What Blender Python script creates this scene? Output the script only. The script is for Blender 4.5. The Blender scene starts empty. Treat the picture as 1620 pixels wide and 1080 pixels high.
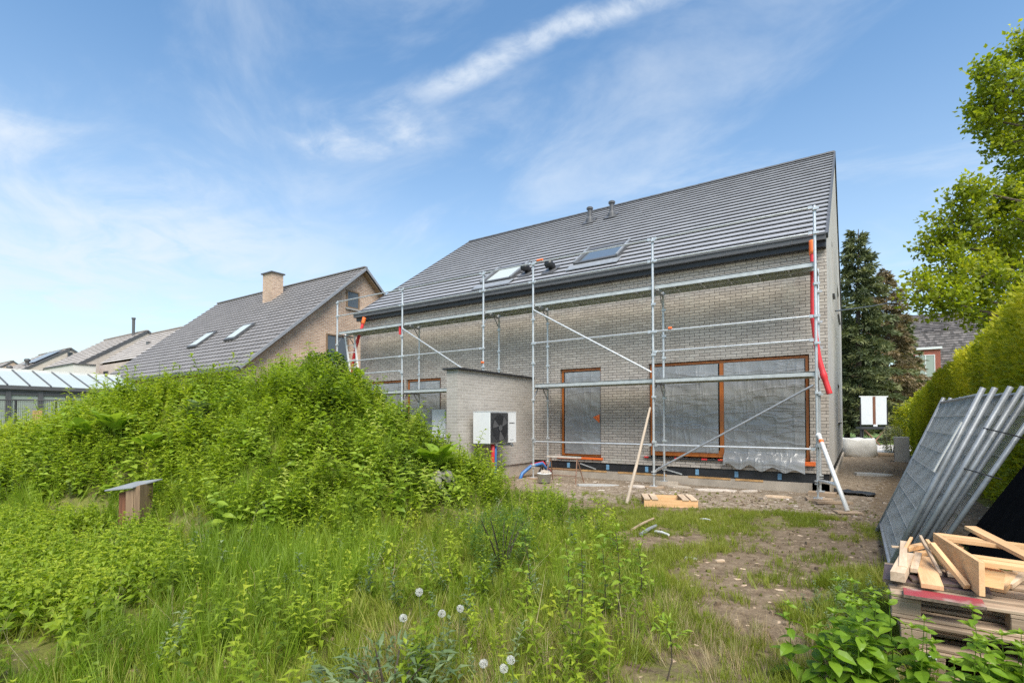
import bpy, math, random
import numpy as np
from mathutils import Vector, Matrix
random.seed(7); rng = np.random.default_rng(11)
sc = bpy.context.scene; col = sc.collection
R_ = math.radians

# ------------------------------------------------------------------ camera frame (measured from the photograph)
F, YAW, PITCH, HY = 812.46, .5902, .0227, 105.70
C = np.array([.5975, -11.0186, 1.476])
_c, _s, _cp, _sp = math.cos(YAW), math.sin(YAW), math.cos(PITCH), math.sin(PITCH)
RT = np.array([_c, _s, 0.]); FH = np.array([-_s, _c, 0.]); ZZ = np.array([0, 0, 1.])
FW = FH*_cp+ZZ*_sp; UP = ZZ*_cp-FH*_sp
def ray(x, y): return RT*(x-810)/F+UP*(-(y-540-HY))/F+FW
def at(x, y, d): return C+d*ray(x, y)
def onV(x, y, v): r = ray(x, y); return C+r*(v-C[1])/r[1]
def onU(x, y, u): r = ray(x, y); return C+r*(u-C[0])/r[0]
def onZ(x, y, z=0.): r = ray(x, y); return C+r*(z-C[2])/r[2]
def proj(P):
    d = np.asarray(P, float)-C; z = d@FW
    z = np.where(np.abs(z) < .05, .05, z)
    return 810+F*(d@RT)/z, 540+HY-F*(d@UP)/z, z
def ad(x, y):
    return (x-C[0])*_c+(y-C[1])*_s, -(x-C[0])*_s+(y-C[1])*_c
def xy_ad(a, d): return C[0]+a*_c-d*_s, C[1]+a*_s+d*_c

# ------------------------------------------------------------------ noise + terrain
def _hash(i, j, k=0):
    n = (i.astype(np.int64)*374761393+j.astype(np.int64)*668265263+k*974711) & 0x7fffffff
    n = ((n ^ (n >> 13))*1274126177) & 0x7fffffff
    return ((n ^ (n >> 16)) & 0xffff)/65535.
def vnoise(x, y, k=0):
    x = np.asarray(x, float); y = np.asarray(y, float)
    i = np.floor(x); j = np.floor(y); fx = x-i; fy = y-j
    fx = fx*fx*(3-2*fx); fy = fy*fy*(3-2*fy)
    a = _hash(i, j, k); b = _hash(i+1, j, k); c = _hash(i, j+1, k); d = _hash(i+1, j+1, k)
    return (a*(1-fx)+b*fx)*(1-fy)+(c*(1-fx)+d*fx)*fy
def fbm(x, y, k=0, o=4):
    t = 0; a = .5; tot = 0
    for q in range(o):
        t = t+a*vnoise(x*2**q, y*2**q, k+q); tot += a; a *= .5
    return t/tot
def sst(t): t = np.clip(t, 0, 1); return t*t*(3-2*t)
_CA = [-16, -13, -10.97, -9.18, -7.5, -5.38, -4.6, -3.5, -2.8, -1.93, -1.25, -.57, -.11, .6, 1.2]
_CH = [.25, .35, .34, 1.0, 1.72, 2.0, 2.1, 2.16, 1.84, 1.28, .54, .30, .14, .02, 0]
_CD = [12, 11.5, 11, 10.5, 10, 9.5, 9.4, 9.2, 9.2, 9.15, 9.1, 9.0, 9.0, 9.2, 9.4]
_CT = [8.3, 7.9, 7.5, 7.1, 7.05, 7.2, 6.5, 5.3, 5.1, 5.3, 5.9, 6.8, 7.6, 8.5, 9]
def ground(x, y):
    x = np.asarray(x, float); y = np.asarray(y, float)
    a, d = ad(x, y)
    hc = np.interp(a, _CA, _CH); dc = np.interp(a, _CA, _CD); dt = np.interp(a, _CA, _CT)
    front = sst((d-dt)/(dc-dt)); back = sst(1-(d-dc)/2.6)
    h = hc*np.where(d < dc, front, back)
    h = h*(1+.34*(fbm(x*.95, y*.95, 3)-.5))
    near = np.exp(-((x-1)**2+(y+3)**2)/900)
    h = h+.05*(fbm(x*.7, y*.7, 9)-.5)*near*np.clip((np.abs(y-1)-.3), 0, 1)
    h = h+.018*(fbm(x*5, y*5, 21)-.5)*near
    return h

# ------------------------------------------------------------------ mesh helpers
class MB:
    def __init__(s): s.v = []; s.f = []
    def add(s, vs, fs):
        o = len(s.v); s.v += [tuple(map(float, p)) for p in vs]; s.f += [tuple(i+o for i in f) for f in fs]; return s
    def hexa(s, p):      # 8 points: 4 bottom ring, 4 top ring
        return s.add(p, [(3, 2, 1, 0), (4, 5, 6, 7), (0, 1, 5, 4), (1, 2, 6, 5), (2, 3, 7, 6), (3, 0, 4, 7)])
    def box(s, x0, x1, y0, y1, z0, z1):
        return s.hexa([(x0, y0, z0), (x1, y0, z0), (x1, y1, z0), (x0, y1, z0), (x0, y0, z1), (x1, y0, z1), (x1, y1, z1), (x0, y1, z1)])
    def bar(s, p, q, w, h, up=(0, 0, 1)):
        p = np.array(p, float); q = np.array(q, float); d = q-p; d /= np.linalg.norm(d)
        u = np.array(up, float)
        if abs(d@u) > .97: u = np.array([0, 1., 0])
        a = np.cross(d, u); a /= np.linalg.norm(a); b = np.cross(a, d)
        r = [-a*w/2-b*h/2, a*w/2-b*h/2, a*w/2+b*h/2, -a*w/2+b*h/2]
        return s.hexa([p+k for k in r]+[q+k for k in r])
    def path(s, pts, r, n=8, caps=True):
        pts = [np.array(p, float) for p in pts]; m = len(pts)
        rr = r if hasattr(r, '__len__') else [r]*m
        o = len(s.v); prev = None
        for i, p in enumerate(pts):
            d = pts[min(i+1, m-1)]-pts[max(i-1, 0)]; d = d/(np.linalg.norm(d)+1e-9)
            if prev is None:
                u = np.array([0, 0, 1.]) if abs(d[2]) < .9 else np.array([1., 0, 0])
                a = np.cross(d, u)
            else: a = prev-d*(prev@d)
            a /= np.linalg.norm(a); b = np.cross(d, a); prev = a
            for k in range(n):
                t = 2*math.pi*k/n; s.v.append(tuple(p+rr[i]*(a*math.cos(t)+b*math.sin(t))))
        for i in range(m-1):
            for k in range(n):
                k2 = (k+1) % n
                s.f.append((o+i*n+k, o+i*n+k2, o+(i+1)*n+k2, o+(i+1)*n+k))
        if caps:
            s.f.append(tuple(o+k for k in range(n))[::-1]); s.f.append(tuple(o+(m-1)*n+k for k in range(n)))
        return s
    def tube(s, p, q, r, n=8): return s.path([p, q], r, n)
    def lathe(s, c, prof, n=16):
        c = np.array(c, float); o = len(s.v)
        for (r, z) in prof:
            for k in range(n):
                t = 2*math.pi*k/n; s.v.append((c[0]+r*math.cos(t), c[1]+r*math.sin(t), c[2]+z))
        for i in range(len(prof)-1):
            for k in range(n):
                k2 = (k+1) % n; s.f.append((o+i*n+k, o+i*n+k2, o+(i+1)*n+k2, o+(i+1)*n+k))
        s.f.append(tuple(o+k for k in range(n))[::-1]); s.f.append(tuple(o+(len(prof)-1)*n+k for k in range(n)))
        return s

def wloc(o):
    t = np.zeros(3)
    while o is not None: t += np.array(o.location); o = o.parent
    return t
def link(name, me, mat, parent=None, smooth=False):
    o = bpy.data.objects.new(name, me); col.objects.link(o)
    if mat is not None: me.materials.append(mat)
    if parent is not None: o.parent = parent
    if smooth: me.polygons.foreach_set('use_smooth', [True]*len(me.polygons))
    return o
def obj(name, mb, mat, parent=None, smooth=False, bevel=0):
    me = bpy.data.meshes.new(name)
    v = np.array(mb.v)-wloc(parent)
    me.from_pydata([tuple(p) for p in v], [], mb.f); me.update()
    o = link(name, me, mat, parent, smooth)
    if bevel:
        m = o.modifiers.new('b', 'BEVEL'); m.width = bevel; m.segments = 2; m.limit_method = 'ANGLE'
    return o
def tag(o, label=None, cat=None, group=None, kind=None):
    if label: o['label'] = label
    if cat: o['category'] = cat
    if group: o['group'] = group
    if kind: o['kind'] = kind
    return o
def thing(name, loc, label, cat, group=None):
    o = bpy.data.objects.new(name, None); col.objects.link(o); o.location = tuple(loc); o.empty_display_size = .1
    return tag(o, label, cat, group)
def dup(root, loc, rz=None, label=None, scale=None):
    c = root.copy(); col.objects.link(c); c.location = tuple(loc)
    if rz is not None: c.rotation_euler = (0, 0, rz)
    if scale is not None: c.scale = (scale,)*3
    if label: c['label'] = label
    for ch in root.children:
        d = ch.copy(); col.objects.link(d); d.parent = c
        for g in ch.children:
            e = g.copy(); col.objects.link(e); e.parent = d
    return c
def np_mesh(name, V, T, mat, tint=None, parent=None):
    V = np.asarray(V, np.float32)-wloc(parent).astype(np.float32); T = np.asarray(T, np.int32)
    me = bpy.data.meshes.new(name); n = len(T)
    me.vertices.add(len(V)); me.vertices.foreach_set('co', V.ravel())
    me.loops.add(3*n); me.loops.foreach_set('vertex_index', T.ravel())
    me.polygons.add(n); me.polygons.foreach_set('loop_start', np.arange(0, 3*n, 3, dtype=np.int32))
    me.update(calc_edges=True); me.shade_flat()
    if tint is not None:
        a = me.attributes.new('tint', 'FLOAT', 'POINT'); a.data.foreach_set('value', np.asarray(tint, np.float32))
    return link(name, me, mat, parent)

# ------------------------------------------------------------------ materials
class NT:
    def __init__(s, name):
        s.m = bpy.data.materials.new(name); s.m.use_nodes = True; s.t = s.m.node_tree; s.n = s.t.nodes; s.l = s.t.links
        s.p = s.n['Principled BSDF']; s.out = s.n['Material Output']
    def new(s, ty, **kw):
        n = s.n.new(ty)
        for k, v in kw.items():
            if k in n.inputs: s.set(n, k, v)
            else: setattr(n, k, v)
        return n
    def set(s, n, k, v):
        if hasattr(v, 'is_linked') or isinstance(v, bpy.types.NodeSocket): s.l.new(v, n.inputs[k])
        elif isinstance(v, (tuple, list)) and len(v) == 3 and n.inputs[k].type == 'RGBA': n.inputs[k].default_value = (*v, 1)
        else: n.inputs[k].default_value = v
    def co(s): return s.new('ShaderNodeTexCoord').outputs['Object']
    def noise(s, scale, detail=4, vec=None, rough=.55, out='Fac', dist=0):
        n = s.new('ShaderNodeTexNoise'); n.inputs['Scale'].default_value = scale; n.inputs['Detail'].default_value = detail
        n.inputs['Roughness'].default_value = rough; n.inputs['Distortion'].default_value = dist
        s.l.new(vec if vec is not None else s.co(), n.inputs['Vector']); return n.outputs[out]
    def ramp(s, fac, stops):
        r = s.new('ShaderNodeValToRGB'); e = r.color_ramp.elements
        while len(e) < len(stops): e.new(.5)
        for i, (p, c) in enumerate(stops): e[i].position = p; e[i].color = (*c, 1)
        s.l.new(fac, r.inputs[0]); return r.outputs[0]
    def mix(s, f, a, b, blend='MIX'):
        m = s.new('ShaderNodeMix', data_type='RGBA', blend_type=blend)
        for k, v in ((0, f), (6, a), (7, b)):
            if isinstance(v, bpy.types.NodeSocket): s.l.new(v, m.inputs[k])
            elif k == 0: m.inputs[k].default_value = v
            else: m.inputs[k].default_value = (*v, 1)
        return m.outputs[2]
    def math(s, op, a, b=None, c=None):
        m = s.new('ShaderNodeMath', operation=op)
        for k, v in enumerate((a, b, c)):
            if v is None: continue
            if isinstance(v, bpy.types.NodeSocket): s.l.new(v, m.inputs[k])
            else: m.inputs[k].default_value = v
        return m.outputs[0]
    def mapping(s, scale, vec=None, rot=(0, 0, 0)):
        m = s.new('ShaderNodeMapping'); m.inputs['Scale'].default_value = scale; m.inputs['Rotation'].default_value = rot
        s.l.new(vec if vec is not None else s.co(), m.inputs['Vector']); return m.outputs[0]
    def bump(s, h, strength=.3, dist=.01):
        b = s.new('ShaderNodeBump'); b.inputs['Strength'].default_value = strength; b.inputs['Distance'].default_value = dist
        s.l.new(h, b.inputs['Height']); s.l.new(b.outputs[0], s.p.inputs['Normal']); return b
    def base(s, c): s.set(s.p, 'Base Color', c)
    def rough(s, r): s.set(s.p, 'Roughness', r)

def plain(name, c, rough=.6, metal=0, var=.18, scale=6, bump=.1, spec=.5):
    t = NT(name); n = t.noise(scale, 5)
    a = tuple(x*(1-var) for x in c); b = tuple(min(1, x*(1+var)) for x in c)
    t.base(t.ramp(n, [(.3, a), (.7, b)])); t.rough(rough); t.p.inputs['Metallic'].default_value = metal
    t.p.inputs['Specular IOR Level'].default_value = spec
    if bump: t.bump(t.noise(scale*8, 3), bump, .004)
    return t.m
def brick(name, c1, c2, mortar, bw=.22, bh=.066, ms=.006, bias=-.1, stain=.25, bump=.6):
    t = NT(name)
    tc = t.new('ShaderNodeTexCoord'); g = t.new('ShaderNodeNewGeometry')
    sp = t.new('ShaderNodeSeparateXYZ'); t.l.new(tc.outputs['Object'], sp.inputs[0])
    sn = t.new('ShaderNodeSeparateXYZ'); t.l.new(g.outputs['True Normal'], sn.inputs[0])
    k = t.math('GREATER_THAN', t.math('ABSOLUTE', sn.outputs[0]), .6)
    u = t.math('ADD', t.math('MULTIPLY', sp.outputs[0], t.math('SUBTRACT', 1., k)), t.math('MULTIPLY', sp.outputs[1], k))
    cv = t.new('ShaderNodeCombineXYZ'); t.l.new(u, cv.inputs[0]); t.l.new(sp.outputs[2], cv.inputs[1])
    wob = t.new('ShaderNodeMix', data_type='VECTOR'); wob.inputs[0].default_value = .006
    t.l.new(cv.outputs[0], wob.inputs[4]); t.l.new(t.noise(9, 2, out='Color'), wob.inputs[5])
    b = t.new('ShaderNodeTexBrick'); b.offset = .5
    for kk, v in (('Scale', 1.), ('Mortar Size', ms), ('Mortar Smooth', .15), ('Bias', bias), ('Brick Width', bw), ('Row Height', bh)): b.inputs[kk].default_value = v
    b.inputs['Color1'].default_value = (*c1, 1); b.inputs['Color2'].default_value = (*c2, 1); b.inputs['Mortar'].default_value = (*mortar, 1)
    t.l.new(wob.outputs[1], b.inputs['Vector'])
    st = t.ramp(t.noise(.8, 6), [(.3, (1-stain,)*3), (.7, (1+stain*.3,)*3)])
    fine = t.ramp(t.noise(60, 3), [(.25, (.82,)*3), (.75, (1.12,)*3)])
    smear = t.ramp(t.noise(1.3, 7, rough=.7), [(.56, (0, 0, 0)), (.74, (.42,)*3)])
    bc = t.mix(smear, b.outputs[0], tuple(min(.6, x*1.25+.04) for x in c1))
    t.base(t.mix(1., t.mix(1., bc, st, 'MULTIPLY'), fine, 'MULTIPLY')); t.rough(.85)
    inv = t.math('ADD', t.math('SUBTRACT', 1., b.outputs['Fac']), t.math('MULTIPLY', t.noise(90, 2), .15))
    t.bump(inv, bump, .012); return t.m
def wood(name, c, c2, axis=0, rough=.75, scale=1.):
    t = NT(name); sc3 = [18*scale]*3; sc3[axis] = 1.3*scale
    v = t.mapping(tuple(sc3)); n = t.noise(2.2, 6, v, .6, dist=.8)
    big = t.noise(1.5, 3)
    oi = t.new('ShaderNodeObjectInfo').outputs['Random']
    cc = t.ramp(n, [(.3, c2), (.62, c)])
    cc = t.mix(1., cc, t.ramp(big, [(.3, (.8,)*3), (.7, (1.1,)*3)]), 'MULTIPLY')
    cc = t.mix(1., cc, t.ramp(oi, [(0, (.82, .8, .78)), (1, (1.12, 1.1, 1.08))]), 'MULTIPLY')
    t.base(cc); t.rough(rough); t.bump(n, .25, .004); return t.m
def leafm(name, dark, mid, light, trans=.38, rough=.5, tcol=None, spec=.35):
    t = NT(name); a = t.new('ShaderNodeAttribute', attribute_name='tint').outputs['Fac']
    a2 = t.math('ADD', a, t.math('MULTIPLY', t.math('SUBTRACT', t.noise(1.1, 3), .5), .5))
    c = t.ramp(a2, [(.05, dark), (.5, mid), (.95, light)])
    t.base(c); t.rough(rough); t.p.inputs['Specular IOR Level'].default_value = spec
    tr = t.new('ShaderNodeBsdfTranslucent'); t.l.new(t.mix(1., c, tcol or (1.5, 1.5, .75), 'MULTIPLY'), tr.inputs['Color'])
    mx = t.new('ShaderNodeMixShader'); mx.inputs[0].default_value = trans
    t.l.new(t.p.outputs[0], mx.inputs[1]); t.l.new(tr.outputs[0], mx.inputs[2]); t.l.new(mx.outputs[0], t.out.inputs['Surface'])
    return t.m
def rooftile(name, c, var=.2, rough=.42):
    t = NT(name); a = t.new('ShaderNodeAttribute', attribute_name='tint').outputs['Fac']
    lo = tuple(x*(1-var) for x in c); hi = tuple(x*(1+var) for x in c)
    cc = t.ramp(a, [(0, lo), (1, hi)])
    cc = t.mix(1., cc, t.ramp(t.noise(1.2, 5), [(.3, (.94,)*3), (.7, (1.04,)*3)]), 'MULTIPLY')
    t.base(cc); t.rough(rough); t.bump(t.noise(40, 3), .08, .002); return t.m

M = {}
M['brick'] = brick('grey_brown_brick', (.50, .448, .39), (.375, .33, .285), (.10, .09, .08), ms=.0055, stain=.12)
M['brick_pale'] = brick('pale_grey_brick', (.41, .375, .335), (.335, .305, .27), (.52, .49, .44), ms=.006, stain=.12)
M['brick_side'] = brick('gable_grey_brick', (.50, .475, .44), (.44, .415, .385), (.40, .38, .35), ms=.005, stain=.12, bump=.3)
M['brick_tan'] = brick('tan_brick', (.60, .40, .27), (.40, .245, .16), (.66, .58, .49), bw=.2, bh=.066, ms=.009)
M['brick_beige'] = brick('beige_brick', (.64, .55, .46), (.55, .46, .38), (.56, .50, .43), ms=.007, bump=.3)
M['brick_pink'] = brick('pink_brick', (.58, .48, .42), (.50, .40, .34), (.55, .48, .42), ms=.007, bump=.3)
M['brick_red'] = brick('red_brick', (.38, .10, .06), (.28, .07, .045), (.3, .2, .16), ms=.006)
M['render'] = plain('pale_render', (.62, .60, .55), .9, var=.06)
M['tile'] = rooftile('grey_roof_tile', (.325, .328, .345), .06, .45)
M['tile_old'] = rooftile('brown_pantile', (.185, .174, .168), .1, .5)
M['tile_light'] = rooftile('grey_brown_tile', (.40, .36, .325), .12, .6)
M['slate'] = rooftile('dark_slate', (.088, .078, .074), .6, .7)
M['anthracite'] = plain('anthracite_metal', (.085, .085, .088), .45, var=.1)
M['black'] = plain('black_membrane', (.018, .019, .022), .5, var=.3, bump=.3)
M['blackplastic'] = plain('black_plastic', (.02, .02, .022), .4, var=.1)
M['galv'] = plain('galvanised_steel', (.56, .58, .59), .42, .55, var=.14, scale=14)
M['galv_dull'] = plain('dull_galvanised_steel', (.30, .315, .33), .5, .35, var=.16, scale=10)
M['deck'] = plain('steel_deck', (.50, .52, .51), .5, .4, var=.15, scale=9)
M['alu'] = plain('white_aluminium', (.72, .72, .70), .45, .2, var=.06)
M['white'] = plain('white_lacquer', (.66, .67, .67), .35, var=.03, bump=.02)
M['whitepanel'] = plain('milky_white_panel', (.50, .52, .53), .25, var=.05, bump=.02)
M['orange_wood'] = wood('orange_stained_wood', (.52, .165, .03), (.38, .105, .018), 2, .4, .5)
M['redhose'] = plain('red_plastic_hose', (.62, .035, .04), .4, var=.15)
M['orange'] = plain('orange_plastic', (.80, .16, .03), .45, var=.1)
M['blue'] = plain('blue_plastic', (.05, .17, .42), .4, var=.15)
M['concrete'] = plain('beige_concrete', (.42, .36, .29), .9, var=.2, scale=3, bump=.4)
M['greyconcrete'] = plain('grey_concrete', (.36, .36, .35), .9, var=.12, scale=4, bump=.3)
M['newwood'] = wood('new_pine', (.72, .46, .24), (.60, .34, .15), 0, .65)
M['newwoody'] = wood('new_pine_lengthwise', (.74, .48, .26), (.62, .36, .17), 1, .65)
M['palewood'] = wood('pale_wood', (.60, .47, .34), (.45, .33, .22), 1, .7)
M['oldwood'] = wood('weathered_wood', (.43, .325, .225), (.26, .185, .125), 0, .85)
M['oldwoodz'] = wood('weathered_post_wood', (.27, .185, .115), (.155, .10, .062), 2, .85)
M['redwoodz'] = wood('reddish_post_wood', (.20, .085, .045), (.12, .05, .028), 2, .85)
M['filmply'] = plain('brown_film_board', (.085, .055, .055), .45, var=.3, bump=.2)
def _redply():
    t = NT('worn_red_paint_board'); n = t.noise(7, 6)
    t.base(t.ramp(n, [(.42, (.30, .035, .045)), (.55, (.27, .05, .055)), (.66, (.33, .24, .2))])); t.rough(.5); return t.m
M['redply'] = _redply()
M['chip'] = plain('chipboard_edge', (.16, .12, .085), .9, var=.5, scale=60, bump=.5)
M['slate_slab'] = plain('grey_slate_slab', (.24, .25, .27), .55, var=.12, scale=8)
M['bark'] = plain('rough_bark', (.10, .078, .06), .95, var=.4, scale=10, bump=.8)
M['stem'] = plain('plant_stem', (.10, .13, .035), .7, var=.3)
M['darkstem'] = plain('dark_plant_stem', (.06, .045, .03), .7, var=.3)
M['bag'] = plain('white_woven_bag', (.62, .61, .58), .8, var=.12, scale=5, bump=.3)
M['gravelm'] = plain('muddy_gravel', (.28, .225, .175), .95, var=.3, scale=20, bump=.3)
M['blue_tie'] = plain('pale_blue_strap', (.16, .33, .50), .5)
M['ochre'] = plain('ochre_foam_strip', (.46, .27, .11), .9, var=.4, scale=5)
M['gap_shade'] = plain('gap_shade_black', (.014, .014, .015), 1., bump=0, spec=0.)  # near-black colour standing in for the shade behind the fence panels
M['deadleaf'] = plain('dead_leaves', (.30, .21, .13), .9, var=.4, scale=30)
M['propwood'] = wood('grey_beige_pole_wood', (.44, .37, .29), (.33, .27, .20), 2, .8)
M['rubble'] = plain('pale_rubble', (.5, .44, .38), .9, var=.25, scale=8, bump=.4)
M['rust'] = plain('rusty_steel', (.23, .13, .085), .8, .2, var=.4, scale=15)
M['wirem'] = plain('fence_wire', (.42, .42, .405), .55, .15, var=.15, scale=14)
def _glass(name, c, rough=.04, spec=.6):
    t = NT(name); t.base(c); t.rough(rough); t.p.inputs['Specular IOR Level'].default_value = spec
    return t.m
M['glass'] = _glass('dark_window_glass', (.018, .022, .025))
M['glass_sky'] = _glass('roof_window_glass', (.10, .125, .15), .03, 1.)
M['glass_green'] = _glass('frosted_glass', (.30, .34, .29), .3)
M['glass_white'] = _glass('milky_roof_glass', (.42, .46, .44), .35, .3)
def _solar():
    t = NT('solar_panel'); t.base((.02, .025, .045)); t.rough(.12); t.p.inputs['Specular IOR Level'].default_value = 1.; return t.m
M['solar'] = _solar()
def _sheet():
    t = NT('clear_plastic_sheet')
    def ridged(scale, vec, dist, pw):
        n = t.noise(scale, 3, vec, .5, dist=dist)
        return t.math('POWER', t.math('SUBTRACT', 1., t.math('ABSOLUTE', t.math('MULTIPLY', t.math('SUBTRACT', n, .5), 3.2)), None), pw)
    a = ridged(1.5, t.mapping((1.9, 1, .3), rot=(0, .55, 0)), .35, 7.)
    b = ridged(2.6, t.mapping((.3, 1, 1.3), rot=(0, -.6, 0)), .3, 8.)
    h = t.math('ADD', t.math('ADD', a, t.math('MULTIPLY', b, .7)), t.math('MULTIPLY', t.noise(1.1, 1), 1.2))
    t.bump(h, .42, .035)
    t.base(t.ramp(t.noise(.9, 3), [(.3, (.21, .215, .215)), (.7, (.36, .365, .365))])); t.rough(.27); t.p.inputs['Specular IOR Level'].default_value = .7
    t.l.new(t.math('ADD', .90, t.math('MULTIPLY', t.math('MAXIMUM', t.math('MAXIMUM', a, b), 0.), .1)), t.p.inputs['Alpha']); return t.m
M['sheet'] = _sheet()
def _clock():
    t = NT('dandelion_fluff'); t.base((.66, .65, .62)); t.rough(.9)
    tr = t.new('ShaderNodeBsdfTranslucent'); tr.inputs['Color'].default_value = (.8, .8, .76, 1)
    mx = t.new('ShaderNodeMixShader'); mx.inputs[0].default_value = .4
    t.l.new(t.p.outputs[0], mx.inputs[1]); t.l.new(tr.outputs[0], mx.inputs[2]); t.l.new(mx.outputs[0], t.out.inputs['Surface']); return t.m
M['fluff'] = _clock()
M['grass'] = leafm('grass_blades', (.12, .19, .014), (.225, .33, .028), (.36, .41, .06), .46)
M['grass_yellow'] = leafm('short_yellow_grass', (.16, .21, .02), (.25, .29, .04), (.36, .33, .09), .42)
M['weed'] = leafm('weed_leaves', (.10, .16, .012), (.255, .345, .022), (.42, .46, .045), .46)
M['nettle'] = leafm('nettle_leaves', (.09, .155, .012), (.235, .33, .02), (.39, .44, .04), .46)
M['weed_dark'] = leafm('deep_green_weed_leaves', (.055, .10, .012), (.135, .215, .02), (.25, .31, .04), .4)
M['weed_pale'] = leafm('pale_green_weed_leaves', (.13, .18, .03), (.29, .37, .05), (.46, .50, .11), .42)
M['dock'] = leafm('broad_dock_leaves', (.10, .17, .02), (.22, .33, .03), (.34, .43, .06), .4, .42)
M['bluegreen'] = leafm('blue_green_leaves', (.06, .10, .04), (.125, .18, .075), (.21, .26, .12), .25, .5)
M['darkleaf'] = leafm('dark_green_leaves', (.035, .075, .010), (.06, .12, .012), (.10, .17, .02), .3)
M['straw'] = leafm('dry_straw', (.22, .16, .08), (.34, .26, .14), (.5, .42, .27), .15, .8)
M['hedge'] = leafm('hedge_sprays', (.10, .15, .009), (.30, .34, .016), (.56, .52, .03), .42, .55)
M['tree'] = leafm('tree_leaves', (.095, .14, .010), (.235, .29, .018), (.42, .43, .028), .52, .45)
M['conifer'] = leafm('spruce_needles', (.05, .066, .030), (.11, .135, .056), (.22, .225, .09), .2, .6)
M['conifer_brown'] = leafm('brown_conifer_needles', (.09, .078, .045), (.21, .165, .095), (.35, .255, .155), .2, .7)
def _ground():
    t = NT('garden_soil'); tc = t.new('ShaderNodeTexCoord').outputs['Object']
    n1 = t.noise(.55, 6, tc); n2 = t.noise(7, 6, tc, .65); n3 = t.noise(45, 4, tc, .7)
    soil = t.ramp(n2, [(.25, (.10, .07, .045)), (.5, (.19, .14, .092)), (.75, (.30, .235, .16))])
    gr = t.ramp(n2, [(.3, (.085, .10, .018)), (.7, (.19, .19, .05))])
    a = t.new('ShaderNodeAttribute', attribute_name='tint').outputs['Fac']
    gm = t.ramp(t.math('ADD', a, t.math('MULTIPLY', t.math('SUBTRACT', n2, .5), .9)), [(.42, (0, 0, 0)), (.62, (1, 1, 1))])
    sandm = t.new('ShaderNodeAttribute', attribute_name='sand').outputs['Fac']
    sand = t.ramp(n2, [(.3, (.22, .18, .137)), (.7, (.37, .31, .24))])
    c = t.mix(gm, soil, gr)
    sm = t.ramp(t.math('ADD', sandm, t.math('MULTIPLY', t.math('SUBTRACT', n2, .5), .8)), [(.4, (0, 0, 0)), (.65, (1, 1, 1))])
    c = t.mix(sm, c, sand)
    c = t.mix(1., c, t.ramp(n3, [(.25, (.62,)*3), (.75, (1.25,)*3)]), 'MULTIPLY')
    t.base(c); t.rough(.95); t.p.inputs['Specular IOR Level'].default_value = .15
    t.bump(t.math('ADD', n2, t.math('MULTIPLY', n3, .5)), .8, .03); return t.m
M['soil'] = _ground()
M['street'] = plain('pale_paved_street', (.46, .43, .39), .9, var=.12, scale=2)
M['lawn'] = plain('far_lawn', (.10, .16, .025), .9, var=.35, scale=2, bump=.5)

# ------------------------------------------------------------------ camera, sky, sun
cam = bpy.data.cameras.new('camera'); co = bpy.data.objects.new('camera', cam); col.objects.link(co); sc.camera = co
cam.sensor_width = 36; cam.lens = F/1620*36; cam.shift_y = HY/1620; cam.clip_end = 2000; cam.clip_start = .05
co.location = tuple(C); co.rotation_euler = (math.pi/2+PITCH, 0, YAW)

SUN = Vector((.70, -.71, .0)).normalized(); ELEV = R_(54)
w = bpy.data.worlds.new('World'); sc.world = w; w.use_nodes = True
nt = w.node_tree; nd = nt.nodes; ln = nt.links
bg = nd['Background']; bg.inputs['Strength'].default_value = .094
sky = nd.new('ShaderNodeTexSky'); sky.sky_type = 'NISHITA'; sky.sun_disc = False
sky.sun_elevation = ELEV; sky.sun_rotation = math.atan2(SUN.x, SUN.y); sky.air_density = 1.1; sky.dust_density = .7; sky.ozone_density = 1.4
def wmath(op, a, b=None, clamp=False):
    m = nd.new('ShaderNodeMath'); m.operation = op; m.use_clamp = clamp
    for k, v in enumerate((a, b)):
        if v is None: continue
        if isinstance(v, bpy.types.NodeSocket): ln.new(v, m.inputs[k])
        else: m.inputs[k].default_value = v
    return m.outputs[0]
tcw = nd.new('ShaderNodeTexCoord').outputs['Generated']
spw = nd.new('ShaderNodeSeparateXYZ'); ln.new(tcw, spw.inputs[0])
zz = wmath('ADD', wmath('MAXIMUM', spw.outputs[2], 0.), .12)
px_ = wmath('DIVIDE', spw.outputs[0], zz); py_ = wmath('DIVIDE', spw.outputs[1], zz)
cvw = nd.new('ShaderNodeCombineXYZ'); ln.new(px_, cvw.inputs[0]); ln.new(py_, cvw.inputs[1])
def wnoise(scale, detail=6, rough=.55, dist=0., loc=(0, 0, 0), sc3=(1, 1, 1), rot=0.):
    mp = nd.new('ShaderNodeMapping'); mp.inputs['Location'].default_value = loc; mp.inputs['Scale'].default_value = sc3
    mp.inputs['Rotation'].default_value = (0, 0, rot); ln.new(cvw.outputs[0], mp.inputs['Vector'])
    n = nd.new('ShaderNodeTexNoise'); n.inputs['Scale'].default_value = scale; n.inputs['Detail'].default_value = detail
    n.inputs['Roughness'].default_value = rough; n.inputs['Distortion'].default_value = dist; ln.new(mp.outputs[0], n.inputs['Vector'])
    return n.outputs['Fac']
def wramp(f, lo, hi):
    m = nd.new('ShaderNodeMapRange'); m.interpolation_type = 'SMOOTHSTEP'; ln.new(f, m.inputs[0])
    m.inputs[1].default_value = lo; m.inputs[2].default_value = hi; return m.outputs[0]
def skyp(x, y):
    d = ray(x, y); d = d/np.linalg.norm(d); return d[:2]/(max(d[2], 0)+.12)
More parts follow.
